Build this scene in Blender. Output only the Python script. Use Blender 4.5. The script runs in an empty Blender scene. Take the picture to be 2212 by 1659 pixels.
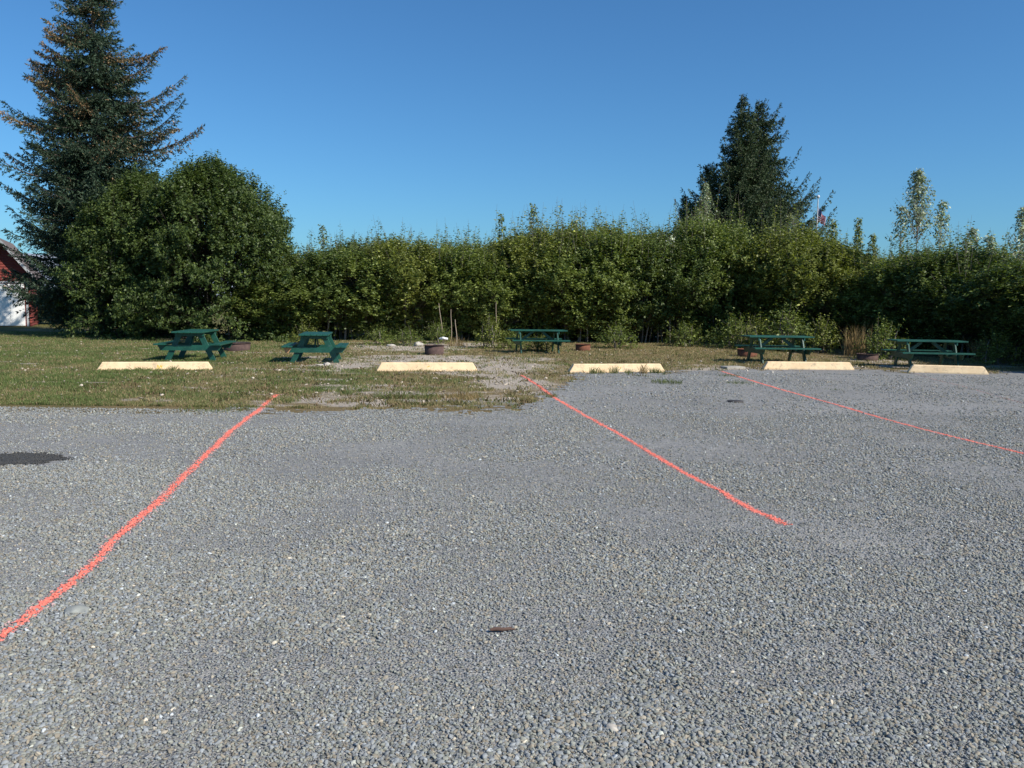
import bpy, bmesh, math, random
import numpy as np
from mathutils import Vector, Matrix, noise as mn

R = math.radians
scene = bpy.context.scene
col = scene.collection

# ------------------------------------------------------------------ camera, light, exposure
CAM_H = 1.6
PITCH = math.atan(179.5 / 1843.0)
ROLL = R(0.8)
FPX = 1843.0                       # focal length in pixels of a 2212 px wide picture
cam_d = bpy.data.cameras.new("camera")
cam_d.sensor_width = 36.0
cam_d.lens = FPX / 2212.0 * 36.0
cam_d.clip_start = 0.05
cam_d.clip_end = 20000.0
cam = bpy.data.objects.new("camera", cam_d)
col.objects.link(cam)
fwd = Vector((0, math.cos(PITCH), -math.sin(PITCH)))
up0 = Vector((0, math.sin(PITCH), math.cos(PITCH)))
r0 = Vector((1, 0, 0))
c_up = up0 * math.cos(ROLL) - r0 * math.sin(ROLL)
c_rt = r0 * math.cos(ROLL) + up0 * math.sin(ROLL)
rot = Matrix((c_rt, c_up, -fwd)).transposed()
cam.matrix_world = Matrix.Translation((0, 0, CAM_H)) @ rot.to_4x4()
scene.camera = cam

SUN_EL = R(39.0)
SUN_DIR = Vector((0.86, -0.51, 0)).normalized()      # towards the sun, on the ground
sun_d = bpy.data.lights.new("sun", 'SUN')
sun_d.energy = 5.0
sun_d.angle = R(0.5)
sun_d.color = (1.0, 0.93, 0.82)
sun = bpy.data.objects.new("sun", sun_d)
col.objects.link(sun)
tosun = Vector((SUN_DIR.x * math.cos(SUN_EL), SUN_DIR.y * math.cos(SUN_EL), math.sin(SUN_EL)))
sun.rotation_euler = tosun.to_track_quat('Z', 'Y').to_euler()
sun.location = (20, -20, 30)

world = bpy.data.worlds.new("World")
scene.world = world
world.use_nodes = True
wn = world.node_tree
wn.nodes.clear()
w_out = wn.nodes.new('ShaderNodeOutputWorld')
w_bg = wn.nodes.new('ShaderNodeBackground')
sky = wn.nodes.new('ShaderNodeTexSky')
sky.sky_type = 'NISHITA'
sky.sun_disc = False
sky.sun_elevation = SUN_EL
sky.sun_rotation = math.atan2(SUN_DIR.x, SUN_DIR.y)
sky.air_density = 1.0
sky.dust_density = 0.6
sky.ozone_density = 1.8
w_bg.inputs['Strength'].default_value = 0.108
w_tint = wn.nodes.new('ShaderNodeMix')
w_tint.data_type = 'RGBA'; w_tint.blend_type = 'MULTIPLY'
w_tint.inputs[0].default_value = 1.0
w_tint.inputs[7].default_value = (0.36, 0.70, 0.99, 1)      # the deep blue this camera gives a clear sky
wn.links.new(sky.outputs[0], w_tint.inputs[6])
wn.links.new(w_tint.outputs[2], w_bg.inputs[0])
wn.links.new(w_bg.outputs[0], w_out.inputs[0])
scene.view_settings.view_transform = 'Standard'
scene.view_settings.look = 'None'
scene.view_settings.exposure = 0.25
scene.view_settings.gamma = 1.0
scene.cycles.max_bounces = 6
scene.cycles.transparent_max_bounces = 4


def P(u, v, z=0.0):
    """point of the plane at height z seen at (u, v) of the 2212 px wide photograph"""
    d = c_rt * ((u - 1106.0) / FPX) + c_up * (-(v - 829.5) / FPX) + fwd
    t = (z - CAM_H) / d.z
    return Vector((d.x * t, d.y * t, z))


def proj(x, y, z):
    q = Vector((x, y, z - CAM_H))
    w = q.dot(fwd)
    return 1106.0 + FPX * q.dot(c_rt) / w, 829.5 - FPX * q.dot(c_up) / w


def height_at(x, y, v):
    """height over (x, y) that is seen in row v"""
    lo, hi = 0.0, 40.0
    for _ in range(40):
        m = (lo + hi) / 2
        if proj(x, y, m)[1] > v:
            lo = m
        else:
            hi = m
    return lo


# ------------------------------------------------------------------ tags and small builders
def tag(o, label=None, cat=None, group=None, kind=None):
    if label: o['label'] = label
    if cat: o['category'] = cat
    if group: o['group'] = group
    if kind: o['kind'] = kind
    return o


def empty(name, loc, rz=0.0):
    o = bpy.data.objects.new(name, None)
    o.empty_display_size = 0.3
    o.location = loc
    o.rotation_euler = (0, 0, rz)
    col.objects.link(o)
    return o


def copy_tree(o, parent=None):
    c = o.copy()
    col.objects.link(c)
    if parent: c.parent = parent
    for ch in [k for k in bpy.data.objects if k.parent == o]:
        copy_tree(ch, c)
    return c


def link_mesh(name, me, mat, parent=None):
    o = bpy.data.objects.new(name, me)
    if mat and not me.materials: me.materials.append(mat)
    col.objects.link(o)
    if parent: o.parent = parent
    return o


class BM:
    """boxes, bars and lathes collected into one mesh"""
    def __init__(self): self.b = bmesh.new()

    def box(self, size, loc=(0, 0, 0), rot=None, bevel=0.004):
        t = bmesh.new()
        bmesh.ops.create_cube(t, size=1.0)
        bmesh.ops.scale(t, vec=size, verts=t.verts)
        if bevel:
            bmesh.ops.bevel(t, geom=t.edges[:], offset=bevel, segments=1, affect='EDGES')
        if rot is not None: bmesh.ops.transform(t, matrix=rot.to_4x4(), verts=t.verts)
        bmesh.ops.translate(t, vec=loc, verts=t.verts)
        self._merge(t)
        return self

    def bar(self, a, b, w, h, side=Vector((1, 0, 0)), bevel=0.004):
        """board from a to b, w along `side`, h across"""
        a, b = Vector(a), Vector(b)
        z = (b - a).normalized()
        x = side.normalized()
        y = z.cross(x).normalized()
        x = y.cross(z)
        m = Matrix((x, y, z)).transposed()
        return self.box((w, h, (b - a).length), (a + b) / 2, m, bevel)

    def lathe(self, prof, n=32, center=(0, 0, 0), wob=0.0, seed=0):
        rs = random.Random(seed)
        wv = [1 + wob * math.sin(k * 2 * math.pi / n * 2 + seed) + wob * .3 * rs.uniform(-1, 1) for k in range(n)]
        rings = []
        for r, z in prof:
            rings.append([self.b.verts.new((center[0] + r * wv[k] * math.cos(2 * math.pi * k / n),
                                            center[1] + r * wv[k] * math.sin(2 * math.pi * k / n), center[2] + z)) for k in range(n)])
        for a, b in zip(rings, rings[1:]):
            for k in range(n):
                self.b.faces.new((a[k], a[(k + 1) % n], b[(k + 1) % n], b[k]))
        return self

    def prism(self, pts, d0, d1, axis='y'):
        """polygon pts in the plane across `axis`, extruded from d0 to d1"""
        def mk(p, d):
            if axis == 'y': return (p[0], d, p[1])
            if axis == 'x': return (d, p[0], p[1])
            return (p[0], p[1], d)
        A = [self.b.verts.new(mk(p, d0)) for p in pts]
        B = [self.b.verts.new(mk(p, d1)) for p in pts]
        n = len(pts)
        self.b.faces.new(A); self.b.faces.new(B[::-1])
        for k in range(n):
            self.b.faces.new((A[k], B[k], B[(k + 1) % n], A[(k + 1) % n]))
        return self

    def _merge(self, t):
        me = bpy.data.meshes.new("tmp")
        t.to_mesh(me); t.free()
        self.b.from_mesh(me)
        bpy.data.meshes.remove(me)

    def build(self, name, mat, parent=None, smooth=False):
        bmesh.ops.recalc_face_normals(self.b, faces=self.b.faces)
        me = bpy.data.meshes.new(name)
        self.b.to_mesh(me); self.b.free()
        if smooth: me.polygons.foreach_set('use_smooth', [True] * len(me.polygons))
        return link_mesh(name, me, mat, parent)


def np_mesh(name, V, F, colors=None, smooth=False):
    """V (n,3), F (m,k), optional per-face rgb"""
    V = np.asarray(V, dtype=np.float32); F = np.asarray(F, dtype=np.int32)
    m, k = F.shape
    me = bpy.data.meshes.new(name)
    me.vertices.add(len(V)); me.vertices.foreach_set('co', V.ravel())
    me.loops.add(m * k); me.loops.foreach_set('vertex_index', F.ravel())
    me.polygons.add(m)
    me.polygons.foreach_set('loop_start', np.arange(0, m * k, k, dtype=np.int32))
    if smooth: me.polygons.foreach_set('use_smooth', np.ones(m, dtype=bool))
    if colors is not None:
        at = me.attributes.new('tint', 'FLOAT_COLOR', 'FACE')
        c = np.ones((m, 4), dtype=np.float32); c[:, :3] = colors
        at.data.foreach_set('color', c.ravel())
    me.update(calc_edges=True)
    return me


class Geo:
    """numpy quads (triangles are quads with a repeated corner avoided: use separate)"""
    def __init__(self): self.V = []; self.F = []; self.C = []; self.n = 0

    def quads(self, Q, C):
        Q = np.asarray(Q); m = len(Q)
        if m == 0: return
        self.V.append(Q.reshape(-1, 3))
        self.F.append(np.arange(m * 4).reshape(m, 4) + self.n)
        self.C.append(np.broadcast_to(np.asarray(C, dtype=float), (m, 3)))
        self.n += m * 4

    def tube(self, pts, rad, sides=5, color=(.1, .08, .06)):
        pts = np.asarray(pts, dtype=float); k = len(pts)
        d = np.gradient(pts, axis=0)
        d /= np.linalg.norm(d, axis=1)[:, None] + 1e-9
        ref = np.array([1.0, .13, .07]) if abs(d[0][0]) < .8 else np.array([0, 1.0, .1])
        s = np.cross(d, ref); s /= np.linalg.norm(s, axis=1)[:, None]
        t = np.cross(d, s)
        a = np.arange(sides) * 2 * np.pi / sides
        ring = pts[:, None] + (s[:, None] * np.cos(a)[None, :, None] + t[:, None] * np.sin(a)[None, :, None]) * np.asarray(rad)[:, None, None]
        V = ring.reshape(-1, 3)
        F = []
        for i in range(k - 1):
            for j in range(sides):
                F.append((i * sides + j, i * sides + (j + 1) % sides, (i + 1) * sides + (j + 1) % sides, (i + 1) * sides + j))
        self.V.append(V); self.F.append(np.array(F) + self.n)
        self.C.append(np.broadcast_to(np.asarray(color, dtype=float), (len(F), 3)))
        self.n += len(V)

    def mesh(self, name, smooth=False):
        return np_mesh(name, np.concatenate(self.V), np.concatenate(self.F), np.concatenate(self.C), smooth)


def unit(a):
    return a / (np.linalg.norm(a, axis=-1, keepdims=True) + 1e-9)


# ------------------------------------------------------------------ materials
def new_mat(name, rough=0.8, spec=0.5):
    m = bpy.data.materials.new(name)
    m.use_nodes = True
    nt = m.node_tree
    b = nt.nodes['Principled BSDF']
    b.inputs['Roughness'].default_value = rough
    b.inputs['Specular IOR Level'].default_value = spec
    return m, nt, b


def N(nt, kind, **kw):
    n = nt.nodes.new(kind)
    for k, v in kw.items(): setattr(n, k, v)
    return n


def noise_node(nt, scale, detail=4, rough=.55, coord=None, dist=0.0):
    n = N(nt, 'ShaderNodeTexNoise')
    n.inputs['Scale'].default_value = scale
    n.inputs['Detail'].default_value = detail
    n.inputs['Roughness'].default_value = rough
    n.inputs['Distortion'].default_value = dist
    if coord is not None: nt.links.new(coord, n.inputs['Vector'])
    return n


def ramp(nt, stops, fac=None, interp='LINEAR'):
    r = N(nt, 'ShaderNodeValToRGB')
    e = r.color_ramp
    e.interpolation = interp
    while len(e.elements) < len(stops): e.elements.new(0.5)
    for el, (p, c) in zip(e.elements, stops):
        el.position = p
        el.color = (c[0], c[1], c[2], 1) if hasattr(c, '__len__') else (c, c, c, 1)
    if fac is not None: nt.links.new(fac, r.inputs['Fac'])
    return r


def mixc(nt, fac, a, b, mode='MIX'):
    m = N(nt, 'ShaderNodeMix', data_type='RGBA', blend_type=mode)
    for sock, val in ((0, fac), (6, a), (7, b)):
        if hasattr(val, 'links') or hasattr(val, 'is_linked'): nt.links.new(val, m.inputs[sock])
        elif sock == 0: m.inputs[0].default_value = val
        else: m.inputs[sock].default_value = (val[0], val[1], val[2], 1)
    return m.outputs[2]


def bump(nt, height, dist, strength=1.0, prev=None):
    b = N(nt, 'ShaderNodeBump')
    b.inputs['Distance'].default_value = dist
    b.inputs['Strength'].default_value = strength
    nt.links.new(height, b.inputs['Height'])
    if prev is not None: nt.links.new(prev, b.inputs['Normal'])
    return b.outputs[0]


def obj_coord(nt):
    return N(nt, 'ShaderNodeTexCoord').outputs['Object']


def world_coord(nt):
    return N(nt, 'ShaderNodeNewGeometry').outputs['Position']


def foliage_mat(name, trans=0.25, rough=0.5, spec=0.4):
    m, nt, b = new_mat(name, rough, spec)
    a = N(nt, 'ShaderNodeAttribute', attribute_name='tint')
    nt.links.new(a.outputs['Color'], b.inputs['Base Color'])
    if trans:
        t = N(nt, 'ShaderNodeBsdfTranslucent')
        g = mixc(nt, 1.0, a.outputs['Color'], (1.15, 1.25, .55), 'MULTIPLY')
        nt.links.new(g, t.inputs['Color'])
        mx = N(nt, 'ShaderNodeMixShader')
        mx.inputs[0].default_value = trans
        nt.links.new(b.outputs[0], mx.inputs[1]); nt.links.new(t.outputs[0], mx.inputs[2])
        nt.links.new(mx.outputs[0], nt.nodes['Material Output'].inputs[0])
    return m


M_leaf = foliage_mat('leaf', .30, .5, .38)
M_pale = foliage_mat('pale_leaf', .3, .5, .5)
M_needle = foliage_mat('needle', .06, .6, .3)
M_grass = foliage_mat('grass_blade', .25, .6, .3)
M_bark = foliage_mat('bark', 0, .9, .2)


def paint_mat(name, base, dark, rough=.55, scale=6, grain=True, chip=None, spec=.5):
    m, nt, b = new_mat(name, rough, spec)
    oc = obj_coord(nt)
    n1 = noise_node(nt, scale, 6, .65, oc)
    r1 = ramp(nt, [(.35, dark), (.62, base)], n1.outputs['Fac'])
    c = r1.outputs[0]
    if chip:
        n2 = noise_node(nt, scale * 5, 5, .7, oc)
        r2 = ramp(nt, [(.66, 0.0), (.70, 1.0)], n2.outputs['Fac'])
        c = mixc(nt, r2.outputs[0], c, chip)
    nt.links.new(c, b.inputs['Base Color'])
    mp = N(nt, 'ShaderNodeMapping'); mp.inputs['Scale'].default_value = (3, 40, 40) if grain else (20, 20, 20)
    nt.links.new(oc, mp.inputs['Vector'])
    n3 = noise_node(nt, 1.0, 5, .6, mp.outputs[0])
    nt.links.new(bump(nt, n3.outputs['Fac'], .004), b.inputs['Normal'])
    return m


M_green = paint_mat('green_painted_wood', (.016, .098, .068), (.010, .062, .046), .38, 5, chip=(.05, .16, .12))
M_rawwood = paint_mat('raw_wood', (.60, .32, .16), (.45, .24, .12), .8, 8)
M_cream = paint_mat('cream_painted_concrete', (.88, .67, .42), (.76, .55, .33), .85, 4, grain=False, chip=(.62, .50, .32), spec=.2)
M_yellow = paint_mat('yellow_paint', (.80, .56, .04), (.55, .36, .03), .7, 10, grain=False)
M_rust = paint_mat('rusted_steel', (.115, .075, .065), (.065, .042, .04), .85, 7, grain=False, chip=(.17, .10, .08), spec=.2)
M_redrust = paint_mat('red_rusted_steel', (.21, .085, .05), (.10, .045, .035), .9, 7, grain=False, chip=(.24, .12, .08), spec=.2)
M_ash = paint_mat('ash', (.12, .11, .10), (.03, .03, .03), .95, 9, grain=False)
M_stone = paint_mat('pale_stone', (.50, .46, .40), (.33, .30, .26), .9, 9, grain=False)
M_greystone = paint_mat('grey_stone', (.30, .31, .29), (.24, .25, .23), .9, 9, grain=False)
M_conc = paint_mat('weathered_concrete', (.40, .37, .32), (.28, .26, .22), .95, 7, grain=False)
M_iron = paint_mat('dark_iron', (.045, .04, .04), (.03, .028, .028), .7, 8, grain=False)
M_stick = paint_mat('brown_bark', (.14, .075, .055), (.06, .035, .03), .9, 20)
M_redwall = paint_mat('red_painted_siding', (.24, .042, .03), (.17, .032, .025), .75, 2)
M_white = paint_mat('white_paint', (.80, .80, .78), (.72, .72, .70), .5, 1.2, grain=False)
M_trim = paint_mat('grey_trim', (.42, .43, .44), (.34, .35, .36), .7, 4)
M_roof = paint_mat('brown_grey_shingle', (.17, .13, .12), (.11, .09, .085), .9, 6, grain=False)
M_pole = paint_mat('pole_aluminium', (.62, .63, .65), (.52, .53, .55), .35, 4, grain=False)
M_straw = foliage_mat('straw', .15, .8, .2)

def add_stains(mat, dirt, scale, lo, hi):
    nt = mat.node_tree; b = nt.nodes['Principled BSDF']
    src = b.inputs['Base Color'].links[0].from_socket
    n1 = noise_node(nt, scale, 7, .72, world_coord(nt), .6)
    f = ramp(nt, [(lo, 0.0), (hi, .75)], n1.outputs['Fac']).outputs[0]
    nt.links.new(mixc(nt, f, src, dirt), b.inputs['Base Color'])


add_stains(M_cream, (.33, .27, .20), 9.0, .52, .70)
add_stains(M_green, (.10, .125, .105), 9.0, .58, .74)
# siding grooves for the shed
nt = M_redwall.node_tree
wv = N(nt, 'ShaderNodeTexWave', wave_type='BANDS', bands_direction='Z')
wv.inputs['Scale'].default_value = 2.4
nt.links.new(obj_coord(nt), wv.inputs['Vector'])
bb = nt.nodes['Principled BSDF']
nt.links.new(bump(nt, wv.outputs['Fac'], .02), bb.inputs['Normal'])


# ground : lawn, dry grass and bare sandy soil (the share of each comes from the 'soil' attribute of the sheet)
def ground_mat():
    m, nt, b = new_mat('lawn_and_soil', 1.0, .1)
    wc = world_coord(nt)
    at = N(nt, 'ShaderNodeAttribute', attribute_name='soil')      # r bare, g green, b brown
    sep = N(nt, 'ShaderNodeSeparateColor'); nt.links.new(at.outputs['Color'], sep.inputs[0])
    n_s = noise_node(nt, 2.2, 8, .7, wc)
    n_m = noise_node(nt, 14, 6, .7, wc)
    n_f = noise_node(nt, 90, 3, .7, wc)
    green = ramp(nt, [(.3, (.075, .085, .026)), (.7, (.150, .150, .052))], n_m.outputs['Fac']).outputs[0]
    straw = ramp(nt, [(.3, (.17, .125, .060)), (.75, (.29, .225, .115))], n_m.outputs['Fac']).outputs[0]
    soil = ramp(nt, [(.25, (.30, .25, .19)), (.5, (.47, .405, .335)), (.75, (.66, .59, .51))], n_m.outputs['Fac']).outputs[0]
    def lift(ch, lo, hi):
        a = N(nt, 'ShaderNodeMath', operation='ADD'); nt.links.new(sep.outputs[ch], a.inputs[0])
        s = N(nt, 'ShaderNodeMath', operation='MULTIPLY_ADD')
        nt.links.new(n_s.outputs['Fac'], s.inputs[0]); s.inputs[1].default_value = 1.0; s.inputs[2].default_value = -.5
        nt.links.new(s.outputs[0], a.inputs[1])
        a2 = N(nt, 'ShaderNodeMath', operation='ADD'); nt.links.new(a.outputs[0], a2.inputs[0])
        s2 = N(nt, 'ShaderNodeMath', operation='MULTIPLY_ADD')
        nt.links.new(n_f.outputs['Fac'], s2.inputs[0]); s2.inputs[1].default_value = 1.1; s2.inputs[2].default_value = -.55
        nt.links.new(s2.outputs[0], a2.inputs[1])
        return ramp(nt, [(lo, 0.0), (hi, 1.0)], a2.outputs[0]).outputs[0]
    c = mixc(nt, lift(1, .35, .65), straw, green)
    c = mixc(nt, lift(0, .42, .62), c, soil)
    k = ramp(nt, [(.3, .72), (.7, 1.2)], n_f.outputs['Fac']).outputs[0]
    c = mixc(nt, 1.0, c, k, 'MULTIPLY')
    nt.links.new(c, b.inputs['Base Color'])
    nrm = bump(nt, n_m.outputs['Fac'], .05)
    nt.links.new(bump(nt, n_f.outputs['Fac'], .015, 1.0, nrm), b.inputs['Normal'])
    return m


def gravel_mat(name, dark=1.0):
    m, nt, b = new_mat(name, .9, .25)
    wc = world_coord(nt)
    def vor(scale, feature='F1'):
        v = N(nt, 'ShaderNodeTexVoronoi', feature=feature)
        v.inputs['Scale'].default_value = scale
        nt.links.new(wc, v.inputs['Vector'])
        return v
    v1 = vor(75); v2 = vor(160); v3 = vor(26)
    g = lambda x, t=0.0: (x * (1.04 + t) * dark, x * 1.05 * dark, x * (1 + .05 - 1.6 * t) * dark)
    def cells(v):
        s = N(nt, 'ShaderNodeSeparateColor'); nt.links.new(v.outputs['Color'], s.inputs[0])
        return ramp(nt, [(0, g(.16)), (.3, g(.20)), (.55, g(.235)), (.75, g(.26, .06)), (.93, g(.31, .05)), (1.0, g(.48, .04))], s.outputs[0]).outputs[0]
    n_b = noise_node(nt, .55, 6, .6, wc)
    n_c = noise_node(nt, 5, 6, .7, wc)
    mixf = ramp(nt, [(.42, 0.0), (.58, 1.0)], n_c.outputs['Fac']).outputs[0]
    c = mixc(nt, mixf, cells(v1), cells(v2))
    c = mixc(nt, .28, c, cells(v3))
    tone = ramp(nt, [(.3, .84), (.5, 1.0), (.7, 1.15)], n_b.outputs['Fac']).outputs[0]
    c = mixc(nt, 1.0, c, tone, 'MULTIPLY')
    n_d = noise_node(nt, 1.1, 5, .65, wc)
    warm = ramp(nt, [(.55, 0.0), (.75, .35)], n_d.outputs['Fac']).outputs[0]
    c = mixc(nt, warm, c, (.25 * dark, .235 * dark, .195 * dark))
    nt.links.new(c, b.inputs['Base Color'])
    nrm = bump(nt, noise_node(nt, 9, 5, .6, wc).outputs['Fac'], .03)
    inv = N(nt, 'ShaderNodeMath', operation='MULTIPLY'); inv.inputs[1].default_value = -1
    nt.links.new(v1.outputs['Distance'], inv.inputs[0])
    nrm = bump(nt, inv.outputs[0], .010, .9, nrm)
    nt.links.new(nrm, b.inputs['Normal'])
    return m


M_ground = ground_mat()
M_gravel = gravel_mat('grey_gravel')
M_darkgravel = gravel_mat('dark_stained_gravel', .27)


def stone_inst_mat():
    m, nt, b = new_mat('gravel_stone', .8, .3)
    a = N(nt, 'ShaderNodeAttribute', attribute_name='tint', attribute_type='INSTANCER')
    n = noise_node(nt, 60, 3, .6, obj_coord(nt))
    k = ramp(nt, [(.3, .85), (.7, 1.12)], n.outputs['Fac']).outputs[0]
    nt.links.new(mixc(nt, 1.0, a.outputs['Color'], k, 'MULTIPLY'), b.inputs['Base Color'])
    return m


M_pebble = stone_inst_mat()


def coral_mat(name, c1, c2):
    m, nt, b = new_mat(name, .75, .3)
    n = noise_node(nt, 40, 5, .7, world_coord(nt))
    at_ = N(nt, 'ShaderNodeAttribute', attribute_name='tint')
    k_ = ramp(nt, [(.3, .85), (.7, 1.1)], n.outputs['Fac']).outputs[0]
    nt.links.new(mixc(nt, 1.0, at_.outputs['Color'], k_, 'MULTIPLY'), b.inputs['Base Color'])
    return m


M_coral = coral_mat('coral_spray_paint', (.80, .16, .115), (.95, .34, .27))
M_faint = coral_mat('faded_spray_paint', (.36, .17, .145), (.46, .24, .20))

rng = np.random.default_rng(7)

# ------------------------------------------------------------------ edge between gravel and grass
edge_px = [(-400, 912), (-150, 906), (0, 905), (100, 908), (210, 908), (330, 898), (430, 890), (600, 889), (760, 887), (900, 882), (1000, 880),
           (1080, 874), (1140, 862), (1185, 845), (1215, 826), (1240, 812), (1330, 806), (1450, 803), (1560, 801), (1650, 797), (1850, 797),
           (1900, 792), (1960, 805), (2140, 806), (2212, 790), (2400, 796)]
edge_w = [P(*p) for p in edge_px]
ex = np.array([p.x for p in edge_w]); ey = np.array([p.y for p in edge_w])
o_ = np.argsort(ex); ex = ex[o_]; ey = ey[o_]


def nz(x, y, s, seed=0.0):
    return mn.noise(Vector((x * s + seed, y * s - seed, seed * .37)))


def edge_y(x): return float(np.interp(x, ex, ey))


def blob(u, v, x, y, rx, ry):
    c = P(u, v)
    return math.exp(-(((x - c.x) / rx) ** 2 + ((y - c.y) / ry) ** 2))


bare_c = [(P(a, b), rx, ry, k) for a, b, rx, ry, k in [
    (930, 775, 2.2, 1.4, .9), (860, 750, 1.6, 2.2, .8), (1060, 800, 1.2, 1.6, .8), (1130, 790, 1.0, 1.0, .5), (740, 790, .9, 1.5, .45), (700, 860, .9, .6, .45),
    (900, 850, 1.3, .4, .5), (1120, 830, .8, 1.2, .9), (350, 865, .9, .35, .45), (1000, 745, 1.6, 2.0, .7), (1160, 775, 1.0, .9, .35),
    (430, 762, 1.5, .5, .3), (1900, 780, 1.2, 1.2, .6), (1580, 797, 1.2, .35, .9), (1500, 790, 1.5, .5, .3), (600, 868, .8, .3, .5), (780, 835, 1.2, .5, .4)]]


def bare(x, y):
    v = 0
    for c, rx, ry, k in bare_c:
        v += k * math.exp(-(((x - c.x) / rx) ** 2 + ((y - c.y) / ry) ** 2))
    v += .15 * min(1, max(0, (x + 8) / 2.5))
    if x < -2: v += 1.3 * max(0, nz(x * .6, y * 1.6, 1.1, 51.) - .22)
    v *= 1 - .20 * min(1, max(0, (edge_y(x) + 2.2 - y) / 1.0)) * min(1, max(0, (1.5 - x) / 1.5))
    v += .50 * max(0, nz(x * .6, y * 1.5, 1.6, 61.) - .05) * (1 if x < 0 else .4)
    v += 1.3 * max(0, nz(x * .7, y * 1.8, .9, 71.) + .10) * math.exp(-((y - edge_y(x) - .5) / .7) ** 2)
    return min(v * 1.05, 1.2)


def greenness(x, y):
    g = .66 - .050 * max(0, x + 9.5)          # the lawn dries out towards the middle
    g -= .22 * math.exp(-((y - edge_y(x) - .4) / 1.1) ** 2)
    g += .42 * nz(x, y, .45, 3.1) + .42 * nz(x, y * .8, 1.7, 5.2) - .04
    u, v = proj(x, y, 0)
    if y > 24: g -= .12
    return max(0, min(1, g))


# ------------------------------------------------------------------ ground sheet
def axis(dense0, dense1, step, far):
    a = list(np.arange(dense0, dense1 + 1e-6, step))
    lo, hi, d = [], [], step * 4
    x = dense0
    while x > -far: x -= d; d *= 1.7; lo.append(x)
    x, d = dense1, step * 4
    while x < far: x += d; d *= 1.7; hi.append(x)
    return np.array(lo[::-1] + a + hi)


gx = axis(-20, 15, .15, 6000); gy = axis(11, 40, .15, 6000)
GX, GY = np.meshgrid(gx, gy)
nx, ny = len(gx), len(gy)
V = np.stack([GX.ravel(), GY.ravel(), np.zeros(nx * ny)], 1)
ii = np.arange(nx * ny).reshape(ny, nx)
F = np.stack([ii[:-1, :-1], ii[:-1, 1:], ii[1:, 1:], ii[1:, :-1]], -1).reshape(-1, 4)
me = np_mesh('ground', V, F)
at = me.attributes.new('soil', 'FLOAT_COLOR', 'POINT')
C = np.ones((nx * ny, 4), dtype=np.float32)
for i, (x, y, z) in enumerate(V):
    if -22 < x < 16 and 10 < y < 42:
        C[i, 0] = bare(x, y); C[i, 1] = greenness(x, y)
    else:
        C[i, 0] = 0; C[i, 1] = .6
at.data.foreach_set('color', C.ravel())
tag(link_mesh('ground', me, M_ground), 'mown lawn and bare sandy ground in front of the hedge', 'ground', kind='structure')

# gravel lot, 4 mm above, with a ragged edge
gx = axis(-16, 14, .06, 90); gy = np.concatenate([np.arange(-30, 11, 2.0), np.arange(11.5, 21.5, .06)])
GX, GY = np.meshgrid(gx, gy)
nx, ny = len(gx), len(gy)
V = np.stack([GX.ravel(), GY.ravel(), np.full(nx * ny, .004)], 1)
ii = np.arange(nx * ny).reshape(ny, nx)
F = np.stack([ii[:-1, :-1], ii[:-1, 1:], ii[1:, 1:], ii[1:, :-1]], -1).reshape(-1, 4)
cen = V[F].mean(1)
keep = np.ones(len(F), bool)


def gravel_in(x, y):
    e = edge_y(x)
    if y < e - 1.6: return True
    if y > e + 2.2: return False
    n = nz(x, y, .8, 8.8) * .9 + nz(x, y, 3.5, 2.3) * .8 + nz(x, y, 11, 4.4) * .6
    w = 1.0
    if -1.2 < x < 1.6: w = 1.9
    return y < e + w * n


for i, (x, y, z) in enumerate(cen):
    if y > 11: keep[i] = gravel_in(x, y)
F = F[keep]
used = np.unique(F); rm = -np.ones(len(V), int); rm[used] = np.arange(len(used))
me = np_mesh('gravel_lot', V[used], rm[F])
tag(link_mesh('gravel_lot', me, M_gravel), 'grey gravel parking lot', 'gravel lot', kind='structure')


# ------------------------------------------------------------------ painted lines
def ico(sub):
    b = bmesh.new()
    bmesh.ops.create_icosphere(b, subdivisions=sub, radius=1.0)
    v = np.array([p.co[:] for p in b.verts]); f = np.array([[q.index for q in p.verts] for p in b.faces])
    b.free()
    return v, f


ICO_V, ICO_F = ico(2)


def rotmats(n, flat=.35):
    a = rng.uniform(0, 2 * np.pi, n); tx = rng.normal(0, flat, n); ty = rng.normal(0, flat, n)
    ca, sa = np.cos(a), np.sin(a)
    Rz = np.zeros((n, 3, 3)); Rz[:, 0, 0] = ca; Rz[:, 0, 1] = -sa; Rz[:, 1, 0] = sa; Rz[:, 1, 1] = ca; Rz[:, 2, 2] = 1
    Rx = np.zeros((n, 3, 3)); Rx[:, 0, 0] = 1; Rx[:, 1, 1] = np.cos(tx); Rx[:, 1, 2] = -np.sin(tx); Rx[:, 2, 1] = np.sin(tx); Rx[:, 2, 2] = np.cos(tx)
    Ry = np.zeros((n, 3, 3)); Ry[:, 1, 1] = 1; Ry[:, 0, 0] = np.cos(ty); Ry[:, 0, 2] = np.sin(ty); Ry[:, 2, 0] = -np.sin(ty); Ry[:, 2, 2] = np.cos(ty)
    return Rz @ Rx @ Ry


def stones_geometry(xy, size, sink=.2):
    n = len(xy)
    sc = np.stack([size * rng.uniform(.9, 1.5, n), size * rng.uniform(.7, 1.0, n), size * rng.uniform(.4, .7, n)], 1)
    lump = 1 + rng.normal(0, .10, (n, len(ICO_V), 1))
    v = ICO_V[None] * lump * sc[:, None]
    v = np.einsum('nij,nkj->nki', rotmats(n), v)
    v[:, :, 0] += xy[:, :1]; v[:, :, 1] += xy[:, 1:2]; v[:, :, 2] += (sc[:, 2] * (1 - sink) + .004)[:, None]
    f = ICO_F[None] + (np.arange(n) * len(ICO_V))[:, None, None]
    return v.reshape(-1, 3), f.reshape(-1, 3)


LINES = []


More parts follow.
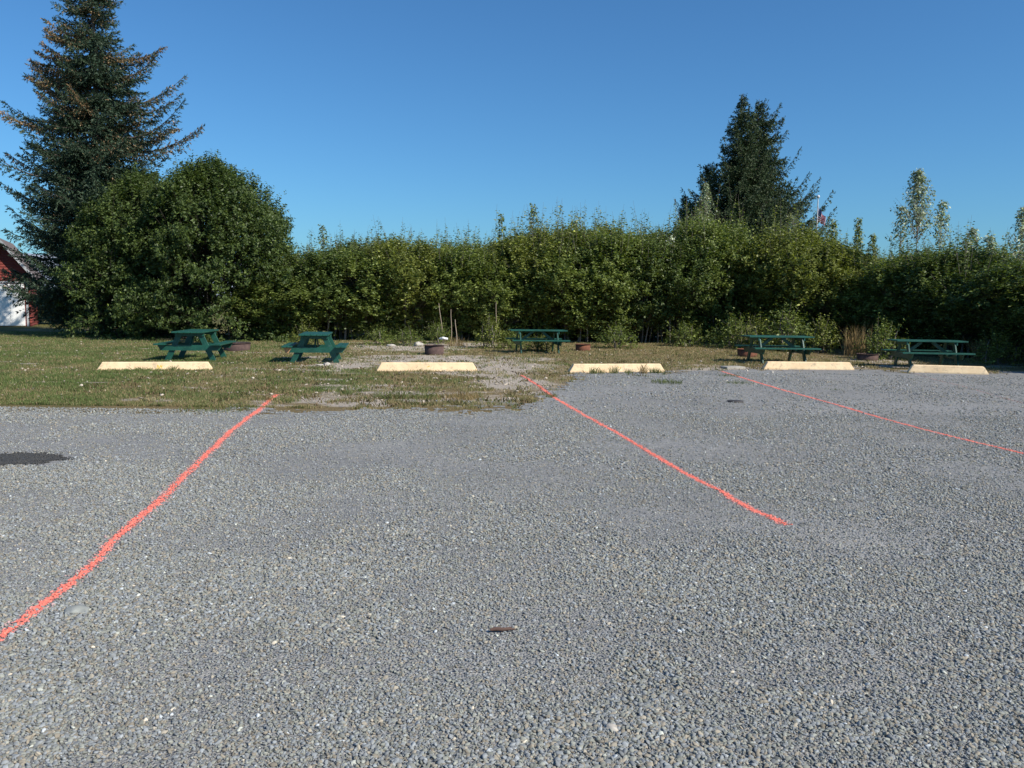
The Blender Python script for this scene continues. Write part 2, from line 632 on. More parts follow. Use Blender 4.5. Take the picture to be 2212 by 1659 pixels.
def painted_line(pts_px, half, label, mat, seed, cover=.80, dens=3400, base=(.88, .215, .155)):
    pts = [P(*p) for p in pts_px]
    seg = [(b - a).length for a, b in zip(pts, pts[1:])]
    L = sum(seg); cum = np.concatenate([[0], np.cumsum(seg)])
    px = np.array([p.x for p in pts]); py = np.array([p.y for p in pts])
    def at_s(s):
        x = np.interp(s, cum, px); y = np.interp(s, cum, py)
        x2 = np.interp(np.minimum(s + .05, L), cum, px) - np.interp(np.maximum(s - .05, 0), cum, px)
        y2 = np.interp(np.minimum(s + .05, L), cum, py) - np.interp(np.maximum(s - .05, 0), cum, py)
        l = np.hypot(x2, y2) + 1e-9
        return x, y, -y2 / l, x2 / l
    step = .013
    ns = int(L / step); nc = 16
    s = np.arange(ns + 1) * step
    x, y, ox, oy = at_s(np.minimum(s, L))
    wob = np.array([nz(t, 0, .7, seed) * .035 + nz(t, 0, 3.1, seed) * .018 for t in s])
    wid = half * (1 + .35 * np.array([nz(t, 5, 1.3, seed) for t in s]))
    lat = np.linspace(-1.7, 1.7, nc + 1)
    off = wob[:, None] + lat[None] * wid[:, None]
    V = np.stack([x[:, None] + ox[:, None] * off, y[:, None] + oy[:, None] * off, np.full_like(off, .0085)], -1)
    V[:, :, :2] += rng.normal(0, .0022, V[:, :, :2].shape)
    V[:, :, 2] += rng.uniform(-.0015, .0015, V.shape[:2])
    V = V.reshape(-1, 3)
    ii = np.arange((ns + 1) * (nc + 1)).reshape(ns + 1, nc + 1)
    F = np.stack([ii[:-1, :-1], ii[:-1, 1:], ii[1:, 1:], ii[1:, :-1]], -1)
    latc = np.abs((lat[:-1] + lat[1:]) / 2)
    prob = np.clip(1.25 - latc * 1.15, 0, 1)[None] * cover * np.ones((ns, 1))
    gap = np.array([1.0 if nz(t, 9, 2.2, seed) > -.25 else .45 for t in s[:-1]])
    hit = rng.random(prob.shape) < prob * gap[:, None]
    lf = np.broadcast_to(latc[None], prob.shape)[hit]
    F = F[hit].reshape(-1, 4)
    tri = np.concatenate([F[:, [0, 1, 2]], F[:, [0, 2, 3]]])
    lf = np.concatenate([lf, lf])
    n = int(L * half * 2.4 * dens)
    ss = rng.uniform(0, L, n); x, y, ox, oy = at_s(ss)
    zz_ = rng.normal(0, .85, n)
    o = np.interp(ss, s, wob) + zz_ * np.interp(ss, s, wid)
    k = rng.random(n) < cover
    xy = np.stack([x + ox * o, y + oy * o], 1)[k]
    sv, sf = stones_geometry(xy, rng.uniform(.0035, .0085, len(xy)))
    ls = np.repeat(np.abs(zz_[k]), len(ICO_F))
    far_ = np.concatenate([lf, ls])
    w_ = np.clip((far_ - .55) / .9 + np.concatenate([rng.normal(0, .18, len(lf)), np.repeat(rng.normal(0, .2, k.sum()), len(ICO_F))]), 0, .9)[:, None]
    cols_ = (1 - w_) * np.array(base) + w_ * np.array([.42, .33, .32])
    me = np_mesh('painted_line', np.concatenate([V, sv]), np.concatenate([tri, sf + len(V)]), cols_)
    o = link_mesh('painted_line', me, mat)
    tag(o, label, 'painted line', 'coral parking lines sprayed on the gravel')
    LINES.append((px, py, half))
    return o


painted_line([(600, 853), (560, 886), (500, 932), (430, 1000), (383, 1045), (330, 1096), (250, 1168), (200, 1218), (120, 1283), (50, 1340), (0, 1375), (-90, 1432), (-200, 1500)],
             .040, 'coral paint line running from the lawn edge to the bottom left of the lot', M_coral, 1.3)
painted_line([(1126, 811), (1160, 832), (1200, 862), (1260, 895), (1330, 934), (1400, 975), (1480, 1024), (1560, 1064), (1620, 1098), (1703, 1137)],
             .034, 'coral paint line starting at a weedy patch and ending mid lot on the gravel', M_coral, 4.7)
painted_line([(1560, 803), (1620, 822), (1700, 846), (1800, 873), (1900, 903), (2000, 930), (2100, 955), (2212, 982), (2330, 1012), (2480, 1052)],
             .030, 'long coral paint line leaving the picture at its right edge', M_coral, 8.1)
painted_line([(1975, 808), (2050, 828), (2110, 843), (2160, 858), (2230, 876), (2330, 900)],
             .035, 'faded pink paint line barely visible in front of the rightmost parking stop', M_faint, 6.6, .30, 600, (.42, .23, .20))

# dark stain
c0 = P(45, 993)
ang = np.linspace(0, 2 * np.pi, 90, endpoint=False)
rr = np.array([1 + .25 * nz(math.cos(a) * 1.5, math.sin(a) * 1.5, 1, 2.2) + .45 * nz(math.cos(a) * 9, math.sin(a) * 9, 1, 5.2) for a in ang])
ring = np.stack([c0.x - .06 + .47 * rr * np.cos(ang), c0.y + .30 * rr * np.sin(ang), np.full(90, .009)], 1)
V = np.concatenate([[[c0.x, c0.y, .009]], ring]); F = np.array([(0, 1 + i, 1 + (i + 1) % 90) for i in range(90)])
n = 900
a = rng.uniform(0, 2 * np.pi, n); q = np.sqrt(rng.random(n)) + np.abs(rng.normal(0, .14, n))
xy = np.stack([c0.x - .06 + .50 * q * np.interp(a, ang, rr) * np.cos(a), c0.y + .33 * q * np.interp(a, ang, rr) * np.sin(a)], 1)
sv, sf = stones_geometry(xy, rng.uniform(.005, .011, n))
me = np_mesh('dark_stain', np.concatenate([V, sv]), np.concatenate([F, sf + len(V)]))
STAIN = (c0.x - .06, c0.y)
tag(link_mesh('dark_stain', me, M_darkgravel), 'dark charcoal coloured stain on the gravel at the left edge', 'stain')


# ------------------------------------------------------------------ loose stones of the lot
def in_view_pts(y0, y1, dens, size0, size1, margin=1.12):
    w = y1 * .62 * margin + .3
    n = int((y1 - y0) * 2 * w * dens)
    x = rng.uniform(-w, w, n); y = rng.uniform(y0, y1, n)
    k = np.abs(x) < y * .62 * margin + .3
    x, y = x[k], y[k]
    return np.stack([x, y], 1), size0 * (size1 / size0) ** rng.random(len(x)) ** 1.9


parts = [in_view_pts(1.9, 3.4, 17000, .0034, .012), in_view_pts(3.4, 5.2, 9500, .004, .012), in_view_pts(5.2, 8, 4000, .005, .012),
         in_view_pts(8, 12.5, 1500, .006, .0135), in_view_pts(12.5, 20, 260, .008, .018)]
xy = np.concatenate([p[0] for p in parts]); sz = np.concatenate([p[1] for p in parts])
keepm = np.ones(len(xy), bool)
for i, (x, y) in enumerate(xy):
    loose = nz(x, y, .9, 12.0) + .5 * nz(x, y, 3.3, 1.0)
    if x > .5 and y < 4.2: loose += .25
    if rng.random() > .84 + loose * .85: keepm[i] = False
    elif y > 12 and not gravel_in(x, y): keepm[i] = False
    if loose < 0: sz[i] *= .8
    if abs(x - STAIN[0]) < .5 and abs(y - STAIN[1]) < .3: keepm[i] = False
for px_, py_, hf in LINES[:3]:
    o_ = np.argsort(py_)
    lx = np.interp(xy[:, 1], py_[o_], px_[o_], left=99, right=99)
    d = np.abs(xy[:, 0] - lx) * .98
    keepm &= ~((d < hf * 1.25) & (rng.random(len(xy)) < .9))
xy, sz = xy[keepm], sz[keepm]
lot_n = len(xy)
ye = 13.0 + 17 * rng.random(26000); xe = rng.uniform(-.62, .62, 26000) * ye
ks = np.array([(not gravel_in(a_, b_)) and b_ > edge_y(a_) - 1.5 and rng.random() < (.10 + .9 * min(1, bare(a_, b_))) * (.5 + nz(a_, b_, 2.0, 33.)) and a_ < 12 for a_, b_ in zip(xe, ye)])
xy = np.concatenate([xy, np.stack([xe, ye], 1)[ks]])
sz = np.concatenate([sz, (.007 * (4.5 ** rng.random(ks.sum()) ** 1.8))])
n = len(xy)
t = rng.random(n)
val = np.interp(t, [0, .12, .5, .85, .985, 1], [.15, .19, .235, .28, .34, .58]) * rng.uniform(.9, 1.1, n)
hue = rng.random(n)
Ct = np.ones((n, 4), dtype=np.float32)
Ct[:, 0] = val * np.where(hue < .45, .99, np.where(hue < .8, 1.04, 1.15))
Ct[:, 1] = val * np.where(hue < .45, 1.05, np.where(hue < .8, 1.06, 1.02))
Ct[:, 2] = val * np.where(hue < .45, 1.07, np.where(hue < .8, .92, .80))
Ct[lot_n:, :3] = (np.array([.42, .36, .29]) * rng.uniform(.5, 1.35, (n - lot_n, 1)))
me = bpy.data.meshes.new('gravel_stones')
me.vertices.add(n)
flat = rng.uniform(.38, .7, n) * sz
V = np.stack([xy[:, 0], xy[:, 1], .0045 + flat * .5], 1).astype(np.float32)
me.vertices.foreach_set('co', V.ravel())
a = me.attributes.new('tint', 'FLOAT_COLOR', 'POINT'); a.data.foreach_set('color', Ct.ravel())
a = me.attributes.new('scl', 'FLOAT_VECTOR', 'POINT')
a.data.foreach_set('vector', np.stack([sz * rng.uniform(.95, 1.5, n), sz * rng.uniform(.7, 1, n), flat], 1).astype(np.float32).ravel())
a = me.attributes.new('rotv', 'FLOAT_VECTOR', 'POINT')
a.data.foreach_set('vector', np.stack([rng.normal(0, .4, n), rng.normal(0, .4, n), rng.uniform(0, 6.28, n)], 1).astype(np.float32).ravel())
a = me.attributes.new('pick', 'INT', 'POINT'); a.data.foreach_set('value', rng.integers(0, 6, n).astype(np.int32))
st = link_mesh('gravel_stones', me, M_pebble)
tag(st, 'loose rounded grey gravel stones covering the lot', 'gravel', kind='stuff')
ng = bpy.data.node_groups.new('scatter_stones', 'GeometryNodeTree')
ng.interface.new_socket('Geometry', in_out='INPUT', socket_type='NodeSocketGeometry')
ng.interface.new_socket('Geometry', in_out='OUTPUT', socket_type='NodeSocketGeometry')
gi = ng.nodes.new('NodeGroupInput'); go = ng.nodes.new('NodeGroupOutput')
g2i = ng.nodes.new('GeometryNodeGeometryToInstance')
for k in range(6):
    ic = ng.nodes.new('GeometryNodeMeshIcoSphere'); ic.inputs['Subdivisions'].default_value = 2; ic.inputs['Radius'].default_value = 1.0
    sp = ng.nodes.new('GeometryNodeSetPosition')
    nz_n = ng.nodes.new('ShaderNodeTexNoise'); nz_n.noise_dimensions = '4D'
    nz_n.inputs['W'].default_value = k * 7.3; nz_n.inputs['Scale'].default_value = 1.1; nz_n.inputs['Detail'].default_value = 1
    sub = ng.nodes.new('ShaderNodeVectorMath'); sub.operation = 'SUBTRACT'; sub.inputs[1].default_value = (.5, .5, .5)
    scv = ng.nodes.new('ShaderNodeVectorMath'); scv.operation = 'SCALE'; scv.inputs['Scale'].default_value = 1.3
    ng.links.new(nz_n.outputs['Color'], sub.inputs[0]); ng.links.new(sub.outputs[0], scv.inputs[0])
    ng.links.new(scv.outputs[0], sp.inputs['Offset']); ng.links.new(ic.outputs['Mesh'], sp.inputs['Geometry'])
    sm = ng.nodes.new('GeometryNodeSetMaterial'); sm.inputs['Material'].default_value = M_pebble
    ng.links.new(sp.outputs[0], sm.inputs['Geometry'])
    ss_ = ng.nodes.new('GeometryNodeSetShadeSmooth'); ng.links.new(sm.outputs[0], ss_.inputs[0])
    ng.links.new(ss_.outputs[0], g2i.inputs[0])
iop = ng.nodes.new('GeometryNodeInstanceOnPoints')
iop.inputs['Pick Instance'].default_value = True


def nattr(nm, ty):
    q = ng.nodes.new('GeometryNodeInputNamedAttribute'); q.data_type = ty; q.inputs['Name'].default_value = nm
    return q.outputs['Attribute']


e2r = ng.nodes.new('FunctionNodeEulerToRotation')
ng.links.new(nattr('rotv', 'FLOAT_VECTOR'), e2r.inputs[0])
ng.links.new(gi.outputs[0], iop.inputs['Points']); ng.links.new(g2i.outputs[0], iop.inputs['Instance'])
ng.links.new(nattr('pick', 'INT'), iop.inputs['Instance Index'])
ng.links.new(e2r.outputs[0], iop.inputs['Rotation']); ng.links.new(nattr('scl', 'FLOAT_VECTOR'), iop.inputs['Scale'])
ng.links.new(iop.outputs[0], go.inputs[0])
md = st.modifiers.new('scatter', 'NODES'); md.node_group = ng
print('stones', n)


# ------------------------------------------------------------------ grass
def blades(xy, h, w, colr, lean=.5):
    n = len(xy)
    a = rng.uniform(0, 2 * np.pi, n); b = rng.uniform(0, 2 * np.pi, n)
    l = np.abs(rng.normal(0, lean, n))
    base = np.stack([xy[:, 0], xy[:, 1], np.full(n, .0)], 1)
    side = np.stack([np.cos(a), np.sin(a), np.zeros(n)], 1) * (w / 2)[:, None]
    tip = base + np.stack([np.cos(b) * l * h, np.sin(b) * l * h, h], 1)
    mid = (base + tip) / 2 + np.stack([np.zeros(n), np.zeros(n), h * .12], 1)
    V = np.stack([base - side, base + side, mid + side * .8, tip, mid - side * .8], 1).reshape(-1, 3)
    F = np.arange(n * 5).reshape(n, 5)
    return V, F, colr


def grass_col(n, g):
    """g 0 straw, 1 green"""
    t = rng.random(n)
    green = np.stack([.095 + .06 * t, .135 + .07 * t, .036 + .03 * t], 1)
    straw = np.stack([.24 + .16 * t, .19 + .13 * t, .095 + .08 * t], 1)
    return np.where((rng.random(n) < g)[:, None], green, straw)


def lawn():
    n = 640000
    y = 12.3 + 24 * rng.random(n) ** 1.6
    x = rng.uniform(-1, 1, n) * y * .66
    ok = np.zeros(n, bool); g = np.zeros(n); hh = np.zeros(n)
    for i in range(n):
        xi, yi = x[i], y[i]
        if yi < edge_y(xi) - 1.2: continue
        if xi > 9 and yi > 27: continue
        gi_ = gravel_in(xi, yi)
        br = bare(xi, yi)
        cl = 1.25 * nz(xi, yi, 2.4, 6.1) + .7 * nz(xi, yi, 8, 9.2)
        d = (.95 if xi < -4 else .75) - br * .95 + cl * .9
        if gi_: d = -.42 + cl * 1.1 + (0.25 if -2 < xi < 2 else 0)
        d -= .55 * min(1, max(0, (edge_y(xi) + 1.1 - yi) / 1.4)) * (.6 + nz(xi, yi, 2.9, 14.))
        if yi < edge_y(xi) - .3: d -= .3
        if rng.random() < d:
            ok[i] = True
            g[i] = greenness(xi, yi) + .18 + .35 * cl * .5
            hh[i] = 1 + .5 * cl
    x, y, g, hh = x[ok], y[ok], g[ok], hh[ok]
    n = len(x)
    h = rng.uniform(.018, .05, n) * np.clip(hh, .5, 1.6)
    w = rng.uniform(.004, .009, n) * (1 + (y - 12) * .05)
    V, F, C = blades(np.stack([x, y], 1), h, w, grass_col(n, np.clip(g, .08, .93)))
    me = np_mesh('grass', V, F, C)
    tag(link_mesh('grass', me, M_grass), 'short patchy grass growing on the lawn and between the parking stops', 'grass', kind='stuff')
    print('blades', n)
    m = 150000
    y = 12.6 + 18 * rng.random(m) ** 1.3; x = rng.uniform(-.62, .62, m) * y
    ok = np.zeros(m, bool)
    for i in range(m):
        xi, yi = x[i], y[i]
        if xi < -7.5 or xi > 12: continue
        e = edge_y(xi)
        if yi < e - 1.3: continue
        cl = nz(xi, yi * .8, 1.9, 21.) + .8 * nz(xi, yi, 6, 24.)
        ok[i] = rng.random() < (cl - .12 - (.25 if gravel_in(xi, yi) else 0)) * 1.5
    x, y = x[ok], y[ok]; m = len(x)
    kk = rng.random(m) * .6 + .4 * np.array([.5 + .9 * nz(a_, b_, .8, 44.) for a_, b_ in zip(x, y)])
    c3 = np.array([[.075, .10, .032], [.14, .12, .05], [.20, .14, .08]])
    C = c3[np.clip((kk * 3).astype(int), 0, 2)] * rng.uniform(.6, 1.4, (m, 1))
    V, F, C = blades(np.stack([x, y], 1), rng.uniform(.02, .075, m), rng.uniform(.010, .026, m), C, lean=.9)
    tag(link_mesh('weeds', np_mesh('weeds', V, F, C), M_grass), 'low broad leaved weeds on the dry ground around the parking stops', 'weeds', kind='stuff')


lawn()


# ------------------------------------------------------------------ plants
def shoots(G, p, d, length, nleaf, L, Wd, colf, droop=.35, face=None):
    """p,d (S,3); leaves along each shoot"""
    S = len(p)
    k = np.tile(np.arange(nleaf), S); s = np.repeat(np.arange(S), nleaf)
    t = (k + rng.random(len(k)) * .8) / nleaf
    dd = d[s]
    r_ = unit(np.cross(dd, rng.normal(size=(len(k), 3))))
    b = p[s] + dd * (length[s] * t)[:, None] + rng.normal(0, .02, (len(k), 3))
    b[:, 2] -= .12 * length[s] * t * t
    ld = unit(dd * .45 + r_ * .9 + np.array([0, 0, -1.0]) * droop * rng.uniform(0, 1.6, (len(k), 1)))
    ll = L * rng.uniform(.6, 1.25, len(k)) * (1 - .35 * t)
    nrm = unit(rng.normal(size=(len(k), 3)) * .75 + np.array([.1, -.1, .75]) + dd * .3)
    sd = unit(np.cross(ld, nrm)) * (ll * Wd)[:, None]
    up_ = np.cross(sd, ld); up_ = unit(up_)
    mid = b + ld * (ll * .45)[:, None]
    Q = np.stack([b, mid + sd + up_ * (ll * .10)[:, None], b + ld * ll[:, None], mid - sd + up_ * (ll * .10)[:, None]], 1)
    G.quads(Q, colf(s, t, b))


def leaf_color(S, kind='alder'):
    base = rng.random(S)
    if kind == 'alder':
        c0_, c1_ = np.array([.060, .095, .020]), np.array([.245, .290, .075])
    elif kind == 'olive':
        c0_, c1_ = np.array([.075, .100, .020]), np.array([.275, .300, .072])
    elif kind == 'white':
        c0_, c1_ = np.array([.34, .37, .28]), np.array([.62, .64, .54])  # pale leaves with strong sunlight put into their colour
    elif kind == 'deep':
        c0_, c1_ = np.array([.028, .050, .013]), np.array([.125, .175, .048])
    elif kind == 'dark':
        c0_, c1_ = np.array([.036, .062, .015]), np.array([.170, .220, .062])
    else:
        c0_, c1_ = np.array([.13, .17, .10]), np.array([.30, .34, .24])
    def f(s, t, b):
        m = (base[s] * .45 + rng.random(len(s)) ** 1.6 * .75)[:, None]
        c = c0_ + (c1_ - c0_) * np.clip(m, 0, 1.1)
        yl = rng.random(len(s)) < (.035 if kind != 'pale' else .25)
        c = np.where(yl[:, None], c * 1.9 + (np.array([.05, .04, 0]) if kind != 'pale' else np.array([.14, .14, .13])), c)
        return c
    return f


def shrub_mesh(h, r, seed, nsh, kind='alder', L=.10, skirt=.16, nleaf=13, stems=7, top=.5, bark=(.16, .14, .12), shell=.42, round_=False):
    global rng
    rng = np.random.default_rng(seed)
    rs = random.Random(seed)
    G = Geo(); B = Geo()
    th = rng.uniform(0, 2 * np.pi, nsh * 4); tz = skirt + (1 - skirt) * rng.random(nsh * 4) ** .85
    prof = np.interp(tz, [0, .12, .3, .55, .75, .9, 1.0], [.22, .30, .66, 1.0, 1.02, .88, .58])
    if round_: prof = np.interp(tz, [0, .15, .35, .5, .68, .82, .93, 1.0], [.93, 1.0, 1.0, .97, .84, .65, .42, .12])
    keep_ = np.zeros(len(th), bool); rad = np.zeros(len(th))
    for i in range(len(th)):
        x_, y_ = math.cos(th[i]), math.sin(th[i])
        q = mn.noise(Vector((x_ * 1.6 + seed, y_ * 1.6, tz[i] * 3.2)))
        q2 = mn.noise(Vector((x_ * 4 + seed, y_ * 4, tz[i] * 9)))
        rad[i] = r * prof[i] * (1 + (.30 if round_ else .38) * q + (.26 if round_ else .16) * q2)
        dens = .52 + 1.5 * q2 + (.1 if tz[i] > .45 else -.35 * (1 - tz[i] / .45))
        if not round_ and tz[i] < .34: dens -= .25
        keep_[i] = rng.random() < dens
    idx = np.where(keep_)[0][:nsh]
    th, tz, rad = th[idx], tz[idx], rad[idx]
    f = rng.random(len(th)) ** shell
    hz = h * (1 + .10 * np.array([mn.noise(Vector((math.cos(a) * 2 + seed * 2, math.sin(a) * 2, 0))) for a in th]))
    p = np.stack([np.cos(th) * rad * f, np.sin(th) * rad * f, tz * hz - .25], 1)
    out = np.stack([np.cos(th), np.sin(th), np.zeros(len(th))], 1)
    d = unit(out * (.9 - .7 * tz[:, None]) + np.array([0, 0, 1.0]) * (.15 + 1.0 * tz[:, None]) + rng.normal(0, .35, (len(th), 3)))
    ln = rng.uniform(.22, .5, len(th)) * (1 + (.9 * rng.random(len(th))) * (tz > .82))
    d = np.where((tz > .86)[:, None] & (rng.random(len(th)) < .6)[:, None], unit(np.array([0, 0, 1.0]) + rng.normal(0, .16, d.shape)), d)
    shoots(G, p, d, ln, nleaf, L, .27, leaf_color(len(th), kind))
    if h > 1.5:
        ks_ = 30 if r < 2 else 90
        aa = rng.uniform(0, 6.28, ks_); qq = np.sqrt(rng.random(ks_)) * r * (.85 if not round_ else .93)
        hh = .6 + 1.35 * rng.random(ks_) ** 1.3
        if r > 2: hh *= .6
        sp = np.stack([qq * np.cos(aa), qq * np.sin(aa), h * (.90 - .10 * (qq / r) ** 2) if not round_ else h * .90 * np.sqrt(np.maximum(.12, 1 - (qq / r) ** 2))], 1)
        sd_ = unit(np.array([0, 0, 1.0]) + rng.normal(0, .13, (ks_, 3)))
        for rep_ in range(2):
            shoots(G, sp + rng.normal(0, .03, sp.shape), sd_, hh, 19, L, .27, leaf_color(ks_, kind))
        for i in range(ks_): B.tube([sp[i], sp[i] + sd_[i] * hh[i] * .5, sp[i] + sd_[i] * hh[i]], [.007, .005, .002], 3, bark)
    # twigs under part of the shoots
    for i in range(0, len(p), 9):
        a_ = np.array([p[i][0] * .35, p[i][1] * .35, max(.1, p[i][2] * .6)])
        B.tube([a_, (a_ + p[i]) / 2 + rng.normal(0, .06, 3), p[i] + d[i] * ln[i] * .8], [.012, .008, .003], 3, bark)
    for k in range(stems):
        a0 = rs.uniform(0, 6.28); rr0 = r * rs.uniform(.05, .42); a1 = a0 + rs.uniform(-.5, .5); rr1 = r * rs.uniform(.1, .6)
        pts = []
        for j in range(6):
            t = j / 5
            pts.append(((rr0 + (rr1 - rr0) * t) * math.cos(a0 + (a1 - a0) * t) + rs.uniform(-.04, .04), (rr0 + (rr1 - rr0) * t) * math.sin(a0 + (a1 - a0) * t) + rs.uniform(-.04, .04), t * h * .88))
        r_0 = rs.uniform(.018, .04)
        v = rs.uniform(.7, 1.5)
        B.tube(pts, [r_0 * (1 - .75 * j / 5) for j in range(6)], 5, tuple(c * v for c in bark))
    return G.mesh('crown'), B.mesh('stems', True)


def plant(name, meshes, loc, rz, sc, label, cat, group=None, mat=None):
    e = empty(name, loc, rz)
    e.scale = sc
    tag(e, label, cat, group)
    link_mesh('crown', meshes[0], mat or M_leaf, e)
    link_mesh('stem', meshes[1], M_bark, e)
    return e


VARB = [shrub_mesh(4.0, 1.6, 200 + k, 1500, kd, L=.15, skirt=.0, stems=4, round_=True) for k, kd in enumerate(['alder', 'olive', 'dark'])]
# hedge : shrubs of 4 m in unit meshes, scaled to the height they have in the photograph
VAR = {}
for k, kind in enumerate(['alder', 'olive', 'alder', 'dark', 'alder', 'olive', 'dark']):
    VAR[k] = shrub_mesh(4.0, 1.6, 100 + k, 2700, kind, L=.125, skirt=.12 if k % 3 else .2, stems=8)

hedge_w = [(600, 31.0), (900, 33.0), (1250, 32.5), (1600, 33.3), (1850, 30.0), (2100, 25.6), (2212, 23.5), (2450, 20.0)]     # column, metres away
top_px = [(580, 560), (650, 560), (700, 522), (760, 520), (850, 507), (950, 500), (1050, 506), (1078, 522), (1110, 492), (1160, 482), (1250, 490), (1300, 480), (1370, 488),
          (1420, 500), (1460, 478), (1520, 462), (1600, 480), (1700, 482), (1760, 520), (1850, 530), (1950, 522), (2000, 520), (2100, 532), (2212, 545), (2400, 555)]
tu = [p[0] for p in top_px]; tv = [p[1] for p in top_px]
bw = [Vector(((u_ - 1106) / FPX * d_, d_, 0)) for u_, d_ in hedge_w]


def along(path, s):
    for a, b in zip(path, path[1:]):
        l = (b - a).length
        if s <= l: return a.lerp(b, s / l), (b - a).normalized()
        s -= l
    return path[-1], (path[-1] - path[-2]).normalized()


total = sum((b - a).length for a, b in zip(bw, bw[1:]))
front_labels = [
    (620, 'grey green shrub filling the gap right of the huge round bush'),
    (710, 'leafy shrub over the black hollow right of the second picnic table'),
    (790, 'dense shrub between the second picnic table and the pale boulder, behind the hollow'),
    (870, 'broad shrub behind the pale stones left of the free standing fire ring'),
    (940, 'tall green shrub directly behind the free standing round fire ring'),
    (1010, 'shrub between the bare stems and the low bush beside the middle picnic table'),
    (1080, 'shrub rising behind the left end of the middle picnic table'),
    (1160, 'light green shrub rising straight behind the middle of the middle picnic table'),
    (1240, 'leafy shrub behind the rusty red fire ring'),
    (1310, 'large shrub behind the left half of the third parking stop'),
    (1390, 'rounded shrub behind the right half of the third parking stop'),
    (1460, 'shrub of the hedge behind the short pale stalk and the pale sprig painted sunlit white'),
    (1540, 'olive shrub in front of the left side of the distant spruce group'),
    (1620, 'yellow olive shrub directly in front of the tallest distant spruce'),
    (1700, 'olive shrub in front of the right side of the distant spruce group'),
    (1770, 'shrub just below the flagpole, behind the right end of the table with leaning braces'),
    (1840, 'dark shrub behind the tuft of tall dry brown grass'),
    (1910, 'dark shrub below the tallest poplar, left of the far right picnic table'),
    (1980, 'dark shrub behind the left end of the far right picnic table'),
    (2060, 'dark dense shrub right behind the middle of the far right picnic table'),
    (2130, 'shrub at the right end of the far right picnic table'),
    (2210, 'nearest shrub of the hedge, cut off by the right edge of the picture'),
    (2300, 'shrub of the hedge standing just past the right edge'),
    (2380, 'shrub of the hedge second past the right edge'),
    (2450, 'last shrub of the hedge, past the right edge'),
]
back_where = [(600, 'the round bush'), (690, 'the black hollow by the second picnic table'), (770, 'the pale boulder'), (850, 'the flat pale stone'), (930, 'the free standing fire ring'),
              (1000, 'the bare pale stems'), (1070, 'the left end of the middle picnic table'), (1140, 'the middle picnic table'), (1210, 'the right end of the middle picnic table'),
              (1280, 'the rusty red fire ring'), (1350, 'the third parking stop'), (1430, 'the notch of the hedge'), (1510, 'the lower distant spruce'), (1590, 'the tallest distant spruce'),
              (1670, 'the open sided distant spruce'), (1750, 'the flagpole'), (1820, 'the slender saplings right of the flag'), (1890, 'the dry brown grass'), (1960, 'the tallest poplar sapling'),
              (2030, 'the left end of the far right picnic table'), (2100, 'the middle of the far right picnic table'), (2170, 'the right end of the far right picnic table'),
              (2240, 'the right edge of the picture'), (2330, 'the corner past the right edge'), (2430, 'the far corner past the right edge'), (2540, 'the end of the hedge past the right edge')]


def take(lst, u):
    k = min(range(len(lst)), key=lambda q: abs(lst[q][0] - u))
    return lst.pop(k)[1]


bw_lists = [list(back_where), list(back_where)]
rs = random.Random(5)
s = .4; i = 0
while s < total and front_labels:
    q, tdir = along(bw, s)
    nrm = Vector((-tdir.y, tdir.x, 0))
    rad = 1.35 + rs.uniform(-.15, .2)
    c = q + nrm * (rad + rs.uniform(.0, .5))
    u, v = proj(c.x, c.y, 1)
    hgt = height_at(c.x, c.y, np.interp(u, tu, tv) + rs.uniform(-4, 34)) * .90
    sxy = rad / 1.35 * 1.14
    plant('hedge_shrub', VAR[[0, 3, 2, 5, 4, 0, 1, 2, 4, 3, 6, 4, 1, 5, 1, 2, 6, 3, 6, 0, 4, 2, 3, 0, 1, 2][i]], (c.x, c.y, 0), rs.uniform(0, 6.28), (sxy, sxy, hgt / 4.0),
          take(front_labels, u), 'shrub', 'shrubs of the hedge along the back of the lot')
    print('SHRUB', i, round(u))
    i += 1
    s += 1.5 + rs.uniform(-.2, .2)
print('front shrubs', i, 'len', total)
s = .8; j = 0
while s < total + 1:
    for row, off in ((0, 3.2), (1, 5.0)):
        q, tdir = along(bw, s + row * .9)
        nrm = Vector((-tdir.y, tdir.x, 0))
        c = q + nrm * (off + rs.uniform(-.3, .3))
        u, v = proj(c.x, c.y, 1)
        hgt = height_at(c.x, c.y, np.interp(u, tu, tv) + rs.uniform(-10, 26) + row * 4) * .93
        print('BACK', j, row, round(u))
        plant('hedge_shrub', (VAR[(j * 3) % 7] if row == 0 and j % 2 else VARB[(j + row) % 3]), (c.x, c.y, 0), rs.uniform(0, 6.28), (1.2, 1.2, hgt / 4.0),
              ('second row' if row == 0 else 'third row') + ' hedge shrub above and behind ' + take(bw_lists[row], u), 'shrub', 'shrubs at the back of the hedge')
    j += 1
    s += 2.0

# big round bush at the left
c = P(472, 731)
hb = height_at(c.x, c.y, 352)
BIG = shrub_mesh(hb * .97, 3.25, 41, 9800, 'deep', L=.135, skirt=.0, nleaf=14, stems=9, shell=.42, round_=True, bark=(.07, .06, .05))
plant('round_bush', BIG, (c.x, c.y, 0), 0.0, (1, 1, 1), 'huge round dark green leafy bush in front of the tall left spruce', 'bush')
c = P(308, 727)
BIG2 = shrub_mesh(height_at(c.x, c.y, 392), 2.75, 47, 7000, 'deep', L=.13, skirt=.0, nleaf=13, stems=7, shell=.45, round_=True, bark=(.07, .06, .05))
plant('round_bush', BIG2, (c.x, c.y, 0), 0.0, (1, 1, 1), 'big dark leafy bush merging into the foot of the tall left spruce', 'bush')
c = P(610, 733)
plant('round_bush', VAR[4], (c.x, c.y + .8, 0), 1.0, (.95, .95, .62), 'lighter leafy bush tucked at the right foot of the huge round bush', 'bush')


